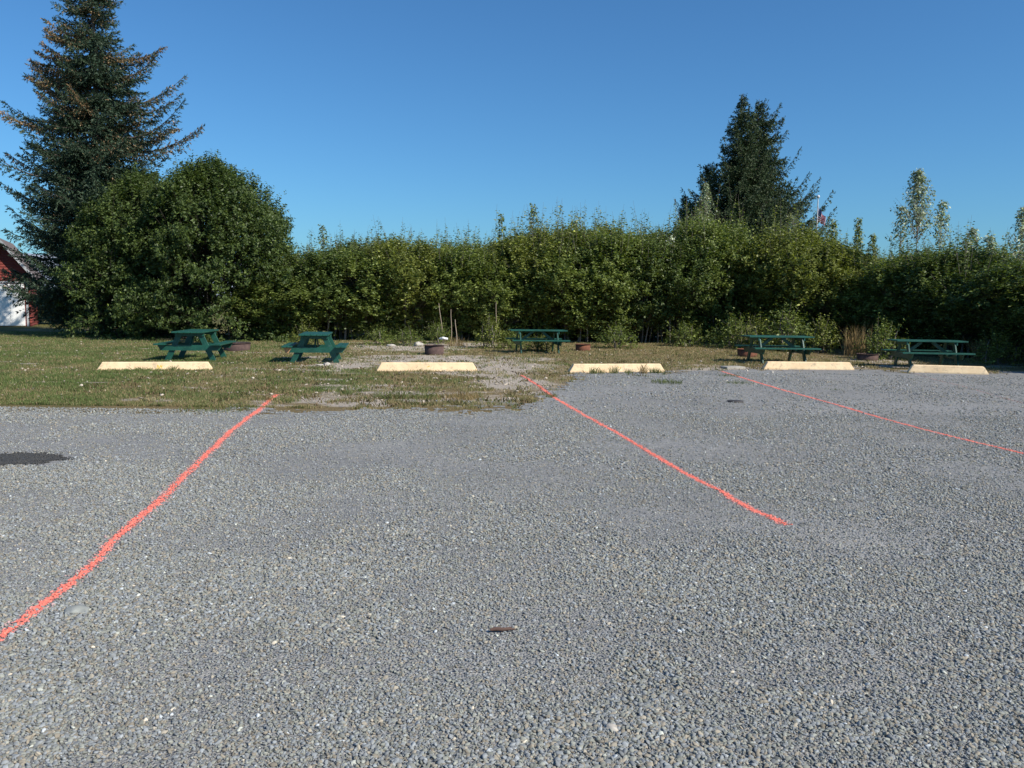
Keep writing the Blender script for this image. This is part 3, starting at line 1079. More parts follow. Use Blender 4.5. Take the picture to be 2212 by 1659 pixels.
# poplar saplings that stick out of the hedge
def sapling_mesh(h, seed, bare_to=.5, kind='pale', spread=.8, nb=26):
    global rng
    rng = np.random.default_rng(seed)
    G = Geo(); B = Geo()
    lean = rng.normal(0, .03, 2)
    stem = np.array([[lean[0] * t * h, lean[1] * t * h, t * h] for t in np.linspace(0, 1, 8)])
    B.tube(stem, np.linspace(.03, .004, 8), 5, (.20, .17, .14))
    p, d, ln = [], [], []
    for k in range(nb):
        t = bare_to + (1 - bare_to) * (k + rng.random()) / nb
        a = k * 2.4 + rng.normal(0, .3)
        o = np.array([math.cos(a), math.sin(a), (1.3 if spread < 1.5 else .75) + rng.normal(0, .2)]); o /= np.linalg.norm(o)
        b0 = np.array([lean[0] * t * h, lean[1] * t * h, t * h])
        l = (spread * (1 - (t - bare_to) / (1 - bare_to)) + .18) * rng.uniform(.6, 1.15)
        B.tube([b0, b0 + o * l * .5, b0 + o * l + np.array([0, 0, .05])], [.009, .006, .003], 3, (.22, .18, .14))
        p.append(b0 + o * l * .25); d.append(o); ln.append(l * .9)
    p.append(stem[-2]); d.append(np.array([0, 0, 1.0])); ln.append(.35)
    shoots(G, np.array(p), np.array(d), np.array(ln), 11, .14, .27, leaf_color(len(p), kind), droop=.9)
    return G.mesh('crown'), B.mesh('stem', True)


def sapling(u, vtop, depth_v, label, seed, kind='pale', **kw):
    c = P(u, depth_v)
    h = height_at(c.x, c.y, vtop)
    ms = sapling_mesh(h, seed, kind=kind, **kw)
    e = plant('poplar_sapling', ms, (c.x, c.y, 0), 0, (1, 1, 1), label, 'sapling', 'poplar saplings rising out of the hedge', M_pale)


sapling(1152, 448, 732, 'thin sparse sapling poking above the hedge over the middle picnic table', 61, 'alder', bare_to=.62, spread=.75, nb=39)
sapling(1088, 468, 732, 'short sparse sapling just left of the thin one over the middle picnic table', 62, 'alder', bare_to=.7, spread=.4, nb=21)
sapling(1512, 396, 728, 'pale leaved poplar in front of the left edge of the distant spruce group', 63, bare_to=.55, spread=1.0, nb=70)
sapling(1448, 512, 737, 'silvery sapling whose white leaf undersides flash at the hedge notch', 64, bare_to=.35, spread=.5, nb=20)
sapling(1447, 512, 743, 'sprig of pale leaves painted sunlit white at the notch of the hedge', 76, 'white', bare_to=.66, spread=.42, nb=16)
sapling(1975, 372, 757, 'tallest pale poplar sapling right of the flagpole', 65, bare_to=.6, spread=1.2, nb=140)
sapling(2010, 440, 757, 'slim pale sapling leaning beside the tallest poplar', 66, bare_to=.65, spread=.6, nb=39)
sapling(1935, 450, 757, 'small sapling just left of the tallest pale poplar', 67, bare_to=.7, spread=.5, nb=28)
sapling(2075, 500, 765, 'low pale sapling between the tallest poplar and the right edge', 80, bare_to=.6, spread=.8, nb=50)
sapling(2120, 515, 768, 'low pale sapling in front of the dark hedge near the right edge', 81, bare_to=.55, spread=.7, nb=50)
sapling(2178, 452, 775, 'sparse pale sapling near the right edge of the picture', 68, bare_to=.6, spread=.8, nb=60)
sapling(2212, 475, 780, 'pale sapling cut by the right edge of the picture', 69, bare_to=.6, spread=.7, nb=40)
sapling(1786, 482, 745, 'slender dark sapling immediately right of the flagpole', 70, 'alder', bare_to=.7, spread=.35, nb=39)
sapling(1842, 478, 748, 'slender sapling second to the right of the flagpole', 71, 'alder', bare_to=.72, spread=.25, nb=32)
sapling(1880, 512, 750, 'short sapling third to the right of the flagpole', 72, 'alder', bare_to=.75, spread=.3, nb=25)
sapling(705, 492, 730, 'thin sapling above the hedge just right of the huge round bush', 73, 'alder', bare_to=.7, spread=.3, nb=21)
sapling(1700, 470, 735, 'pale shoot in front of the right side of the distant spruce group', 74, bare_to=.6, spread=.5, nb=39)
sapling(1245, 480, 735, 'small spiky sapling above the hedge right of the middle picnic table top', 75, 'alder', bare_to=.8, spread=.4, nb=25)


# ------------------------------------------------------------------ spruces
def spruce_mesh(h, prof, seed, lvl=.36, per=6, hero=(), q=1.0, z0=.6, tan_fn=None, col0=(.018, .036, .022), col1=(.060, .098, .055), tr=.2, rise=.14, thin=0, wr=.15):
    """prof: list of (z, r_left, r_right). hero: (dx, dz_tip, brown) branch tips in the picture plane"""
    global rng
    rng = np.random.default_rng(seed)
    G = Geo(); B = Geo()
    tz = np.linspace(0, h, 14)
    B.tube(np.stack([.06 * np.sin(tz * .7), .05 * np.cos(tz * .6), tz], 1), np.interp(tz, [0, .5, h], [tr * 1.25, tr, .015]), 8, (.14, .115, .10))
    pz = [p[0] for p in prof]; pl = [p[1] for p in prof]; pr = [p[2] for p in prof]
    c0_, c1_ = np.array(col0), np.array(col1)
    P_, D_, LN, TAN = [], [], [], []

    def branch(a, z, L, ris, tan=0.0, fat=1.0):
        o = np.array([math.cos(a), math.sin(a), 0]); s_ = np.array([-math.sin(a), math.cos(a), 0])
        m = max(4, int(L / .3))
        tt = np.linspace(0, 1, m + 1)
        bend = rng.normal(0, .10) * L
        zz = z + L * (-.16 * np.sin(tt * np.pi * .8) + ris * tt ** 2)
        pts = o[None] * (L * tt)[:, None] + s_[None] * (bend * tt ** 2)[:, None]; pts[:, 2] = zz
        B.tube(pts, np.interp(tt, [0, 1], [.012 + .012 * L, .004]), 4, (.12, .095, .08))
        st = .115 / q
        for t in np.arange(.10, 1.0, st / L):
            b = np.array([np.interp(t, tt, pts[:, k]) for k in range(3)])
            for sg in (-1, 1, 2):
                l = (.14 + .30 * L * (1 - t) ** .8 * min(1, .35 + t * 4)) * rng.uniform(.6, 1.2) * fat
                l = min(l, .85)
                if sg == 2: l *= .55
                d_ = (o * .75 + s_ * sg * .75 + np.array([0, 0, -.36 + rng.normal(0, .28)])) if sg < 2 else (o * .5 + s_ * rng.normal(0, .4) + np.array([0, 0, rng.choice([-.9, .5])]))
                P_.append(b); D_.append(d_ / np.linalg.norm(d_)); LN.append(l); TAN.append(tan)
            P_.append(b); D_.append((o * .8 + np.array([0, 0, rng.normal(.15, .3)]))); LN.append(.18); TAN.append(tan)
        P_.append(pts[-2]); D_.append(unit(pts[-1] - pts[-2])); LN.append(np.linalg.norm(pts[-1] - pts[-2]) + .08); TAN.append(tan)

    z = z0; k = 0
    while z < h - .25:
        f = z / h
        n_ = per if f < .75 else max(4, per - 1)
        ph = rng.uniform(0, 6.28)
        for j in range(n_):
            a = ph + j * 2 * math.pi / n_ + rng.normal(0, .22)
            cx = math.cos(a)
            L = np.interp(z, pz, pr) * (1 + cx) / 2 + np.interp(z, pz, pl) * (1 - cx) / 2
            L *= rng.uniform(.62, 1.14)
            if L < .1: continue
            if thin and z > thin and rng.random() < .34: continue
            if thin and rng.random() < .12: L *= 1.25
            tn = tan_fn(z, a, rng) if tan_fn else 0
            branch(a, z + rng.normal(0, .16), L, rise * rng.uniform(-.6, 2.2) * (0.5 + f), tn, rng.uniform(.75, 1.35))
        z += lvl * (1 - .35 * f); k += 1
    for dx, zt, tn, fat in hero:
        a = (0 if dx > 0 else math.pi) + rng.normal(0, .12)
        L = abs(dx)
        rr_ = rng.uniform(.18, .46)
        branch(a, zt - L * (rr_ - .10), L, rr_, tn, fat)
    P_ = np.array(P_); D_ = unit(np.array(D_)); LN = np.array(LN); TAN = np.array(TAN)
    # needle sprays: narrow blades along every twig
    step = .030 / q
    cnt = np.maximum(2, (LN / step).astype(int))
    s_i = np.repeat(np.arange(len(P_)), cnt)
    t = rng.random(len(s_i))
    b = P_[s_i] + D_[s_i] * (LN[s_i] * t)[:, None]
    b[:, 2] -= .10 * LN[s_i] * t ** 2
    r_ = unit(np.cross(D_[s_i], rng.normal(size=b.shape)))
    ld = unit(D_[s_i] * .85 + r_ * .55 + np.array([0, 0, .05]))
    ll = rng.uniform(.07, .16, len(b)) / q ** .6
    sd = unit(np.cross(ld, rng.normal(size=b.shape))) * (ll * wr)[:, None]
    mid = b + ld * (ll * .45)[:, None]
    Q = np.stack([b, mid + sd, b + ld * ll[:, None], mid - sd], 1)
    m = np.clip(rng.random(len(b)) * .55 + rng.random(len(P_))[s_i] * .5, 0, 1)[:, None]
    c = c0_ + (c1_ - c0_) * m
    isn = rng.random(len(b)) < TAN[s_i]
    tanc = np.array([.30, .205, .11]) * rng.uniform(.55, 1.35, (len(b), 1))
    c = np.where(isn[:, None], tanc, c)
    G.quads(Q, c)
    # hanging cones on tan branches
    tw = np.where(TAN > .3)[0]
    if len(tw):
        ci = np.repeat(tw, 2)
        cb = P_[ci] + D_[ci] * (LN[ci] * rng.random(len(ci)))[:, None]
        dn = unit(rng.normal(0, .25, cb.shape) + np.array([0, 0, -1.0]))
        cl = rng.uniform(.07, .12, len(ci))
        for rot_ in (0, 1):
            sdv = unit(np.cross(dn, np.array([1.0, .2, 0]) if rot_ else np.array([0, 1.0, .2]))) * .02
            G.quads(np.stack([cb, cb + dn * (cl * .5)[:, None] + sdv, cb + dn * cl[:, None], cb + dn * (cl * .5)[:, None] - sdv], 1),
                    np.array([.25, .165, .085]) * rng.uniform(.6, 1.2, (len(ci), 1)))
    print('spruce quads', G.n // 4)
    return G.mesh('crown'), B.mesh('trunk', True)


def spruce(u, v, label, group=None, **kw):
    c = P(u, v)
    ms = spruce_mesh(**kw)
    e = empty('spruce_tree', (c.x, c.y, 0))
    tag(e, label, 'spruce tree', group)
    link_mesh('crown', ms[0], M_needle, e)
    link_mesh('trunk', ms[1], M_bark, e)


def base_for(u_top, v_top, v_base):
    u = u_top
    for _ in range(12):
        c = P(u, v_base)
        u += (u_top - proj(c.x, c.y, height_at(c.x, c.y, v_top))[0])
    return u


SL_U = base_for(197, 3, 722)
SL = P(SL_U, 722)
def zs(v): return height_at(SL.x, SL.y, v)
SPX = FPX / SL.y


def ucen(v): return proj(SL.x, SL.y, zs(v))[0]
def rowl(v, l, r): return (zs(v), (ucen(v) - l) / SPX, (r - ucen(v)) / SPX)


profL = [(.3, 1.7, 2.6), rowl(690, 100, 360), rowl(640, 75, 370), rowl(600, 45, 370), rowl(500, 40, 360), rowl(400, 50, 350), rowl(330, 80, 330), rowl(250, 70, 330), rowl(180, 100, 300),
         rowl(120, 95, 285), rowl(60, 120, 255), rowl(0, 140, 255), (15.2, .35, .4), (16.0, .05, .05)]
profL = sorted(profL)


def tanL(z, a, g):
    cx = math.cos(a)
    if z > zs(215) and z < zs(60) and cx < -.3: return .5 if g.random() < .7 else .12
    if z > zs(60): return .30 if g.random() < .3 else .06
    if zs(300) < z < zs(180): return .40 if g.random() < .22 else .02
    if zs(380) < z < zs(290) and cx > 0: return .20 if g.random() < .4 else .02
    return .01


heroL = [((u - ucen(v)) / SPX, zs(v), tn, ft) for u, v, tn, ft in [
    (52, 124, .9, 1.2), (85, 183, .45, .55), (14, 246, .55, .8), (32, 338, .4, .6), (18, 400, .12, .8), (14, 448, .08, .8), (-5, 585, .05, 1.1), (-15, 600, .05, 1.0),
    (345, 98, .45, .9), (378, 145, .3, .9), (382, 200, .12, .7), (410, 225, .12, .7), (425, 264, .35, .8), (428, 342, .12, .6), (335, 125, .3, .8), (60, 590, .05, 1.1), (100, 95, .85, 1.4), (70, 145, .85, 1.3), (115, 75, .8, 1.3)]]
rq = random.Random(9)
heroL += [(h[0] * rq.uniform(.5, .95), h[1] + rq.uniform(-.7, .3), h[2] * .6, h[3]) for h in heroL[2:15]]
spruce(SL_U, 722, 'tall dark spruce at the left with tan cone laden branch tips', h=16.0, prof=profL, seed=11, lvl=.29, per=9, hero=heroL, q=1.0, tan_fn=tanL, z0=.9, tr=.22, thin=7.5)


def far_spruce(u, vtop, v, label, seed, rl, hero=()):
    u = base_for(u, vtop, v)
    c = P(u, v)
    h = height_at(c.x, c.y, vtop)
    S_ = FPX / c.y
    uc = lambda vv: proj(c.x, c.y, height_at(c.x, c.y, vv))[0]
    prof = sorted([(height_at(c.x, c.y, vv), max(.1, (uc(vv) - l) / S_), max(.1, (r - uc(vv)) / S_)) for vv, l, r in rl] + [(h, .05, .05), (0, (uc(560) - rl[-1][1]) / S_, (rl[-1][2] - uc(560)) / S_)])
    hr = [((uu - uc(vv)) / S_, height_at(c.x, c.y, vv), .03, 1.7) for uu, vv in hero]
    spruce(u, v, label, 'distant spruces behind the hedge', h=h, prof=prof, seed=seed, lvl=.34, per=8, hero=hr, q=.66, col0=(.020, .040, .018), col1=(.075, .110, .042), tr=.2, rise=.42, wr=.20)


far_spruce(1605, 202, 700, 'tallest distant spruce behind the hedge with a pointed leader', 21,
           [(215, 1600, 1611), (235, 1592, 1622), (270, 1576, 1636), (310, 1562, 1645), (350, 1545, 1660), (400, 1520, 1680), (440, 1495, 1710), (480, 1475, 1735), (560, 1455, 1760)])
far_spruce(1640, 214, 699, 'distant spruce leaning against the tallest one, with open ragged right side', 22,
           [(228, 1635, 1648), (255, 1626, 1664), (290, 1618, 1686), (330, 1605, 1700), (380, 1600, 1705), (430, 1590, 1740), (470, 1570, 1768), (560, 1550, 1785)],
           hero=[(1690, 255), (1699, 283), (1697, 345), (1700, 400), (1748, 440), (1762, 478)])
far_spruce(1530, 352, 698, 'lower distant spruce at the left side of the spruce group', 23,
           [(375, 1516, 1546), (420, 1505, 1560), (480, 1490, 1575), (560, 1470, 1600)])
far_spruce(1480, 420, 697, 'smallest distant spruce at the left foot of the spruce group', 24,
           [(450, 1470, 1500), (500, 1462, 1515), (560, 1450, 1530)])

# ------------------------------------------------------------------ low plants at the foot of the hedge
LOW = [shrub_mesh(.9, .6, 300 + k, 230, kd, L=.085, skirt=.0, nleaf=10, stems=3, shell=.6, round_=True) for k, kd in enumerate(['alder', 'olive', 'alder'])]
for u, v, k, sx, sz_, lab in [
    (945, 742, 0, .8, .8, 'small bright weed bush right behind the free standing fire ring'),
    (1062, 752, 1, 1.1, 1.0, 'low leafy bush at the left end of the middle picnic table'),
    (1110, 753, 2, .8, .55, 'low weeds growing under the middle picnic table'),
    (1165, 758, 1, 1.0, .45, 'reddish low weeds behind the bench of the middle picnic table'),
    (1640, 756, 1, 1.3, 1.1, 'low bush behind the left end of the table with the leaning braces'),
    (1700, 758, 0, 1.5, 1.45, 'bushy undergrowth behind the middle of the table with the leaning braces'),
    (1775, 762, 1, 1.2, 1.1, 'low olive bush beyond the right end of the table with the leaning braces'),
    (1585, 752, 2, 1.3, 1.2, 'blue green low bush left of the table with the leaning braces'),
    (1480, 748, 2, 1.2, .9, 'low leafy clump at the foot of the hedge left of a tan stalk'),
    (1330, 752, 0, 1.2, .8, 'low leafy clump at the foot of the hedge right of the rusty red fire ring'),
    (660, 752, 1, 1.0, .7, 'low weeds between the round bush and the second picnic table'),
    (820, 745, 2, 1.0, .6, 'low weeds at the edge of the black hollow in the hedge'),
    (880, 746, 0, .9, .6, 'low weed clump left of the free standing fire ring'),
    (2150, 788, 1, 1.0, .9, 'low weeds just right of the far right picnic table'),
    (1905, 776, 0, 1.0, 1.1, 'leafy undergrowth left of the far right picnic table'),
]:
    c = P(u, v)
    plant('low_bush', LOW[k], (c.x, c.y, 0), rs.uniform(0, 6.28), (sx, sx, sz_), lab, 'bush')


def tuft(u, v, h, r, n, label, tan=True, seed=0, name='grass_tuft', cat='grass tuft', loc=None):
    global rng
    rng = np.random.default_rng(seed)
    c = loc or P(u, v)
    a = rng.uniform(0, 2 * np.pi, n); q = np.sqrt(rng.random(n)) * r
    xy = np.stack([q * np.cos(a), q * np.sin(a)], 1)
    hh = h * rng.uniform(.45, 1.05, n)
    t = rng.random((n, 1))
    cc = (np.array([.17, .12, .055]) + t * np.array([.20, .15, .08])) if tan else (np.array([.07, .10, .03]) + t * np.array([.10, .10, .03]))
    V, F, C = blades(xy, hh, np.full(n, .006 + .008 * h), cc, lean=.28 if h > .3 else .7)
    me = np_mesh(name, V, F, C)
    o = link_mesh(name, me, M_straw if tan else M_grass)
    o.location = (c.x, c.y, 0)
    tag(o, label, cat, None, 'stuff' if (not tan and r > .15) or seed == 12 else None)
    return o


tuft(1852, 768, 1.0, .42, 260, 'tall tuft of dry brown grass between the two right hand picnic tables', True, 1)
tuft(1862, 764, 1.35, .10, 40, 'few very tall pale stalks standing in the dry brown grass', True, 2)
tuft(2120, 782, .75, .25, 170, 'dry tan grass tuft against the hedge right of the far right table', True, 3)
tuft(1462, 747, .55, .07, 30, 'short pale stalk at the hedge foot left of the table with leaning braces', True, 4)
tuft(985, 748, .35, .4, 150, 'dry reddish weeds at the hedge foot behind the free standing fire ring', True, 5)
tuft(1440, 828, .10, .32, 220, 'green tuft on the gravel in front of the third cream parking stop', False, 6)
tuft(1575, 813, .06, .25, 110, 'flat green tuft on the gravel near the start of the long coral line', False, 7)
tuft(1600, 829, .06, .28, 120, 'small green tuft beside the long coral line', False, 8)
tuft(1190, 858, .08, .12, 70, 'small weed growing through the middle coral line', False, 9)
tuft(620, 868, .07, .22, 140, 'dark green weed just right of the end of the left coral line', False, 10)
tuft(470, 884, .07, .55, 420, 'green grass patch at the gravel edge left of the left coral line', False, 11)
tuft(990, 862, .13, .35, 260, 'pale straw tuft near the gravel edge in the middle', True, 12)
tuft(880, 858, .10, .6, 420, 'green grass patch near the gravel edge in the middle', False, 13)
tuft(1800, 842, .03, .2, 60, 'tiny moss patch on the gravel by the long coral line', False, 14)
for k, (u, v, h, tan_) in enumerate([(848, 797, .14, False), (905, 800, .10, False), (965, 799, .20, False), (1282, 806, .17, False), (1296, 806, .14, False), (1325, 806, .20, False),
                                     (1358, 806, .12, False), (1390, 806, .24, True), (1412, 805, .16, False), (1422, 805, .12, False), (300, 800, .10, False), (372, 799, .12, False), (430, 797, .12, False)]):
    tuft(u, v + 1, h, .10, 60, ['weed at the left end of the second parking stop', 'short weed in front of the middle of the second parking stop', 'spiky weed in front of the right half of the second parking stop',
         'leftmost weed in front of the third parking stop', 'second weed from the left in front of the third parking stop', 'spiky weed near the middle of the third parking stop',
         'small weed at the middle of the third parking stop', 'brown dead weed crossing the face of the third parking stop', 'bushy weed near the right end of the third parking stop',
         'rightmost weed in front of the third parking stop', 'grass clump hiding the lower left of the first parking stop', 'grass clump at the middle of the first parking stop',
         'grass clump hiding the right end of the first parking stop'][k], tan_, 30 + k, 'weed', 'weed')

# bare pale stems in the hedge
for k, (u, v, vt, r_) in enumerate([(957, 742, 655, .02), (974, 742, 668, .018), (986, 744, 690, .022), (1070, 742, 650, .018), (1690, 738, 668, .022), (1706, 738, 660, .02), (1720, 738, 672, .018), (1760, 740, 650, .018)]):
    c = P(u, v); h = height_at(c.x, c.y, vt)
    g = Geo()
    lean_ = rs.uniform(-.12, .12)
    g.tube([(lean_ * t * h + .02 * math.sin(t * 5), .02 * math.cos(t * 4), t * h) for t in np.linspace(0, 1, 7)], np.linspace(r_, r_ * .6, 7), 6, (.36, .29, .22))
    o = link_mesh('bare_stem', g.mesh('bare_stem', True), M_bark)
    o.location = (c.x, c.y, 0)
    tag(o, ['leftmost pale bare stem behind the free standing fire ring', 'middle pale bare stem behind the free standing fire ring', 'shortest cut stem behind the free standing fire ring',
            'pale bare stem in the dark hedge left of the middle picnic table', 'leftmost bare stem above the table with leaning braces', 'second bare stem above the table with leaning braces',
            'third bare stem above the table with leaning braces', 'rightmost bare stem above the table with leaning braces'][k], 'stem', 'bare stems showing in the hedge')


# ------------------------------------------------------------------ picnic tables
def make_table():
    root = empty('picnic_table', (0, 0, 0))
    X = Vector((1, 0, 0))
    t = BM()
    for k in range(5):
        t.box((1.83, .138, .038), (rs.uniform(-.006, .006), -.296 + k * .148, .731))
    t.build('tabletop', M_green, root)
    for s_ in (-1, 1):
        t = BM()
        for k in range(2): t.box((1.83, .125, .038), (rs.uniform(-.006, .006), s_ * (.60 + k * .135), .431))
        t.build('bench_seat', M_green, root)
    for e in (-1, 1):
        x = e * .60
        for s_ in (-1, 1):
            BM().bar((x, s_ * .56, .0), (x, s_ * .235, .705), .038, .135, X).build('leg', M_green, root)
        BM().prism([(-.78, .41), (-.70, .272), (.70, .272), (.78, .41)], x + e * .0205, x + e * .0585, 'x').build('cross_beam', M_green, root)
        BM().box((.038, .70, .085), (x + e * .0395, 0, .668)).build('top_batten', M_green, root)
        BM().bar((x + e * .015, 0, .33), (x - e * .46, 0, .70), .038, .085, Vector((0, 1, 0))).build('brace', M_green, root)
    for e in (-1, 1):
        g = BM()
        for s_ in (-1, 1):
            for yy, zz in ((.34, .34), (.46, .345)):
                g.lathe([(.012, 0), (.012, .006), (.001, .008)], 8, (0, 0, 0))
        g.b.free()
    return root


table0 = make_table()
used_t = False
YAW = R(8.0)
for u, v, yaw, sc, lab in [
    (425, 776, R(90) + R(6.5), 1.0, 'green picnic table seen end on behind the leftmost parking stop'),
    (684, 780, R(90) + R(8.5), .97, 'green picnic table seen end on with a bare wood bench end, second from the left'),
    (1160, 762, YAW * 1.0, .97, 'green picnic table seen side on standing alone in the middle'),
    (1676, 783, R(5), 1.0, 'green picnic table with leaning braces showing, behind the fourth parking stop'),
    (1999, 794, R(-4), .98, 'darkest green picnic table at the far right against the hedge'),
]:
    c = P(u, v)
    t = table0 if not used_t else copy_tree(table0)
    used_t = True
    t.location = (c.x, c.y, -.01); t.rotation_euler = (0, 0, yaw); t.scale = (sc, sc, sc)
    tag(t, lab, 'picnic table', 'green picnic tables along the back of the lot')
    if 'bare wood' in lab:
        b_ = BM().prism([(-.10, .40), (-.02, .27), (.06, .27), (.10, .40)], -.76, -.72, 'x')
        # broken, unpainted end of the bench support at the near left side
        o = b_.build('broken_beam_end', M_rawwood, t)
        o.location = (0, .66, 0)
        o['label'] = 'unpainted orange wood at the broken beam end'


# ------------------------------------------------------------------ parking stops
def parking_stop(pl, pr, label, marks=(), sink=0.0, tilt=0.0):
    a, b = P(*pl), P(*pr)
    L = (b - a).length
    m = (a + b) / 2
    rz = math.atan2(b.y - a.y, b.x - a.x)
    root = empty('parking_stop', (m.x, m.y, -sink), rz)
    root.rotation_euler = (0, tilt, rz)
    tag(root, label, 'parking stop', 'cream painted concrete parking stops')
    hb, ht, H_ = .095, .062, .19
    b_ = bmesh.new()
    nseg = 46
    rings = []
    for k in range(nseg + 1):
        f = k / nseg
        x = -L / 2 + L * f
        e_ = min(f, 1 - f) * L
        kk = min(1.0, e_ / .10)
        z = H_ * (0.16 + .84 * kk) if kk < 1 else H_
        w = (lambda s_: .003 * mn.noise(Vector((x * 9 + L, s_, 0))))
        rings.append([b_.verts.new(p) for p in ((x, -hb + w(1), 0), (x, -hb + w(2), .03), (x, -(hb + (ht - hb) * z / H_) + w(3), z - .016), (x, -(hb + (ht - hb) * z / H_) + .018, z + w(4)),
                                                (x, (hb + (ht - hb) * z / H_) - .018, z + w(5)), (x, (hb + (ht - hb) * z / H_), z - .016), (x, hb, .0))])
    for r1, r2 in zip(rings, rings[1:]):
        for j in range(7): b_.faces.new((r1[j], r2[j], r2[(j + 1) % 7], r1[(j + 1) % 7]))
    b_.faces.new(rings[0]); b_.faces.new(rings[-1][::-1])
    w_ = BM(); w_.b.free(); w_.b = b_
    w_.build('concrete_block', M_cream, root)
    for xm, pts in marks:
        g = BM()
        for (x0, z0_, x1, z1) in pts:
            yy = lambda z: -(hb + (ht - hb) * z / H_) - .003
            g.bar((xm + x0, yy(z0_), z0_), (xm + x1, yy(z1), z1), .012, .004, Vector((1, 0, 0)), bevel=0)
        g.build('paint_mark', M_yellow, root)
    return root


parking_stop((211, 799), (460, 798), 'cream parking stop sunk in the grass at the far left',
             [(.08, [(-.05, .04, -.03, .13), (-.03, .13, 0, .05), (.0, .05, .03, .13), (.05, .05, .055, .13), (.02, .09, .06, .10)])], .02)
parking_stop((814, 801), (1030, 801), 'cream parking stop on bare ground in front of the round fire ring', [(.02, [(-.03, .09, .03, .12), (.03, .12, .0, .10)])])
parking_stop((1229, 804), (1433, 803), 'weedy cream parking stop right of the middle coral line', [(.03, [(-.03, .10, -.01, .12), (.03, .09, .032, .125)])])
parking_stop((1648, 797), (1842, 799), 'cream parking stop directly in front of the table with leaning braces')
parking_stop((1961, 804), (2133, 809), 'cream parking stop at the far right, slightly slanting')


# ------------------------------------------------------------------ fire rings
def fire_ring(u, v, r, h, label, mat, seed, grate=False, stone=False):
    c = P(u, v)
    root = empty('fire_ring', (c.x, c.y, 0), seed)
    tag(root, label, 'fire ring', 'round steel fire rings')
    BM().lathe([(r * .95, 0), (r * 1.0, h), (r * 1.0 - .008, h), (r * .95 - .008, .0)], 40, wob=.012, seed=seed).build('ring_wall', mat, root, True)
    BM().lathe([(r + .003, h + .001), (r + .028, h + .004), (r + .028, h + .012), (r - .006, h + .013), (r - .011, h + .002)], 40, wob=.012, seed=seed).build('rim', mat, root, True)
    BM().lathe([(r * .94, .05), (r * .5, .075), (.01, .09)], 24, wob=.02, seed=seed).build('ash', M_ash, root, True)
    if grate:
        g = BM()
        for k in range(-6, 7):
            y = k * r / 7
            hw = math.sqrt(max(.01, r * r - y * y)) * .95
            if k > -3: g.bar((-hw, y, h + .024), (hw, y, h + .024), .010, .010, Vector((0, 1, 0)), bevel=0)
        g.build('grate', M_iron, root)
    return root


fire_ring(512, 757, .40, .22, 'brown steel fire ring with a grate in the shade of the round bush', M_rust, 1, grate=True)
fire_ring(938, 766, .29, .27, 'grey brown steel fire ring standing alone on bare sand', M_rust, 2)
fire_ring(1259, 757, .25, .20, 'rusty red fire ring right of the middle picnic table', M_redrust, 3)
fire_ring(1614, 770, .30, .22, 'rusty fire ring half hidden behind the table with leaning braces', M_redrust, 4)
fire_ring(1874, 778, .30, .18, 'rusty fire ring in the shade left of the far right picnic table', M_rust, 5)


# ------------------------------------------------------------------ stones, slab, stick, iron lid
def rock(u, v, r, label, mat, seed, flat=.6, name='rock', z=0.0, stretch=1.0):
    c = P(u, v, z)
    b_ = bmesh.new()
    bmesh.ops.create_icosphere(b_, subdivisions=3, radius=r)
    for q in b_.verts:
        n_ = mn.noise(q.co / r * 1.1 + Vector((seed, 0, 0))) * .45 + mn.noise(q.co / r * 2.6 + Vector((0, seed, 0))) * .15
        q.co *= 1 + n_
        q.co.z *= flat; q.co.x *= stretch
    w_ = BM(); w_.b.free(); w_.b = b_
    o = w_.build(name, mat, None, True)
    o.location = (c.x, c.y, z + r * flat * .55)
    o.rotation_euler = (0, 0, seed)
    tag(o, label, 'rock')


rock(707, 789, .08, 'pale stone at the right foot of the second picnic table', M_stone, 1.0)
rock(692, 790, .09, 'flat pale stone beside the smaller one at the second picnic table', M_stone, 2.2, .3)
rock(903, 748, .17, 'rounded sandy boulder behind and left of the free standing fire ring', M_stone, 3.3)
rock(845, 748, .16, 'flat pale stone at the hedge foot left of the sandy boulder', M_stone, 4.1, .3)
rock(165, 1322, .05, 'large flat grey pebble near the left coral line', M_greystone, 5.5, .35, stretch=1.3)
rock(1322, 1577, .022, 'round grey pebble near the bottom of the picture right of centre', M_stone, 6.1, .6, stretch=1.2)
rock(1612, 802, .05, 'small stone left of the fourth parking stop', M_stone, 7.0)
rock(1668, 805, .04, 'small pale stone in front of the left end of the fourth parking stop', M_stone, 8.0)
rock(1714, 763, .10, 'grey stone in the weeds under the table with leaning braces', M_stone, 9.0)
rock(1355, 792, .05, 'small stone between the third and the fourth gap behind the third parking stop', M_stone, 10.)
rock(958, 733, .13, 'white stone in the weeds behind the free standing fire ring', M_white, 11., .35, z=.45)

c = P(1582, 796)
o = BM().box((.52, .36, .07), (0, 0, .02), None, .012).build('concrete_slab', M_conc)
o.location = (c.x, c.y, 0); o.rotation_euler = (0, 0, .3)
tag(o, 'flat pale concrete slab left of the fourth parking stop', 'slab')

c = P(1588, 869)
o = BM().lathe([(.001, .032), (.10, .032), (.115, .028), (.125, .018), (.125, .0)], 28).build('iron_lid', M_iron, None, True)
o.location = (c.x, c.y, 0)
o.scale = (1.1, .8, 1)
tag(o, 'small dark round lid lying on the gravel between two coral lines', 'lid')

c = P(1085, 1368)
g = Geo()
g.tube([(-.058, -.004, .018), (-.03, .002, .021), (.0, -.002, .020), (.03, .003, .022), (.062, .010, .018)], [.0075, .0105, .010, .008, .003], 7, (.12, .075, .06))
g.tube([(.02, .0, .022), (.05, .015, .03)], [.004, .001], 4, (.09, .045, .035))
o = link_mesh('stick', g.mesh('stick'), M_bark)
o.location = (c.x, c.y, 0)
tag(o, 'short reddish brown piece of stick lying on the gravel in the foreground', 'stick')
c = P(1215, 1560)

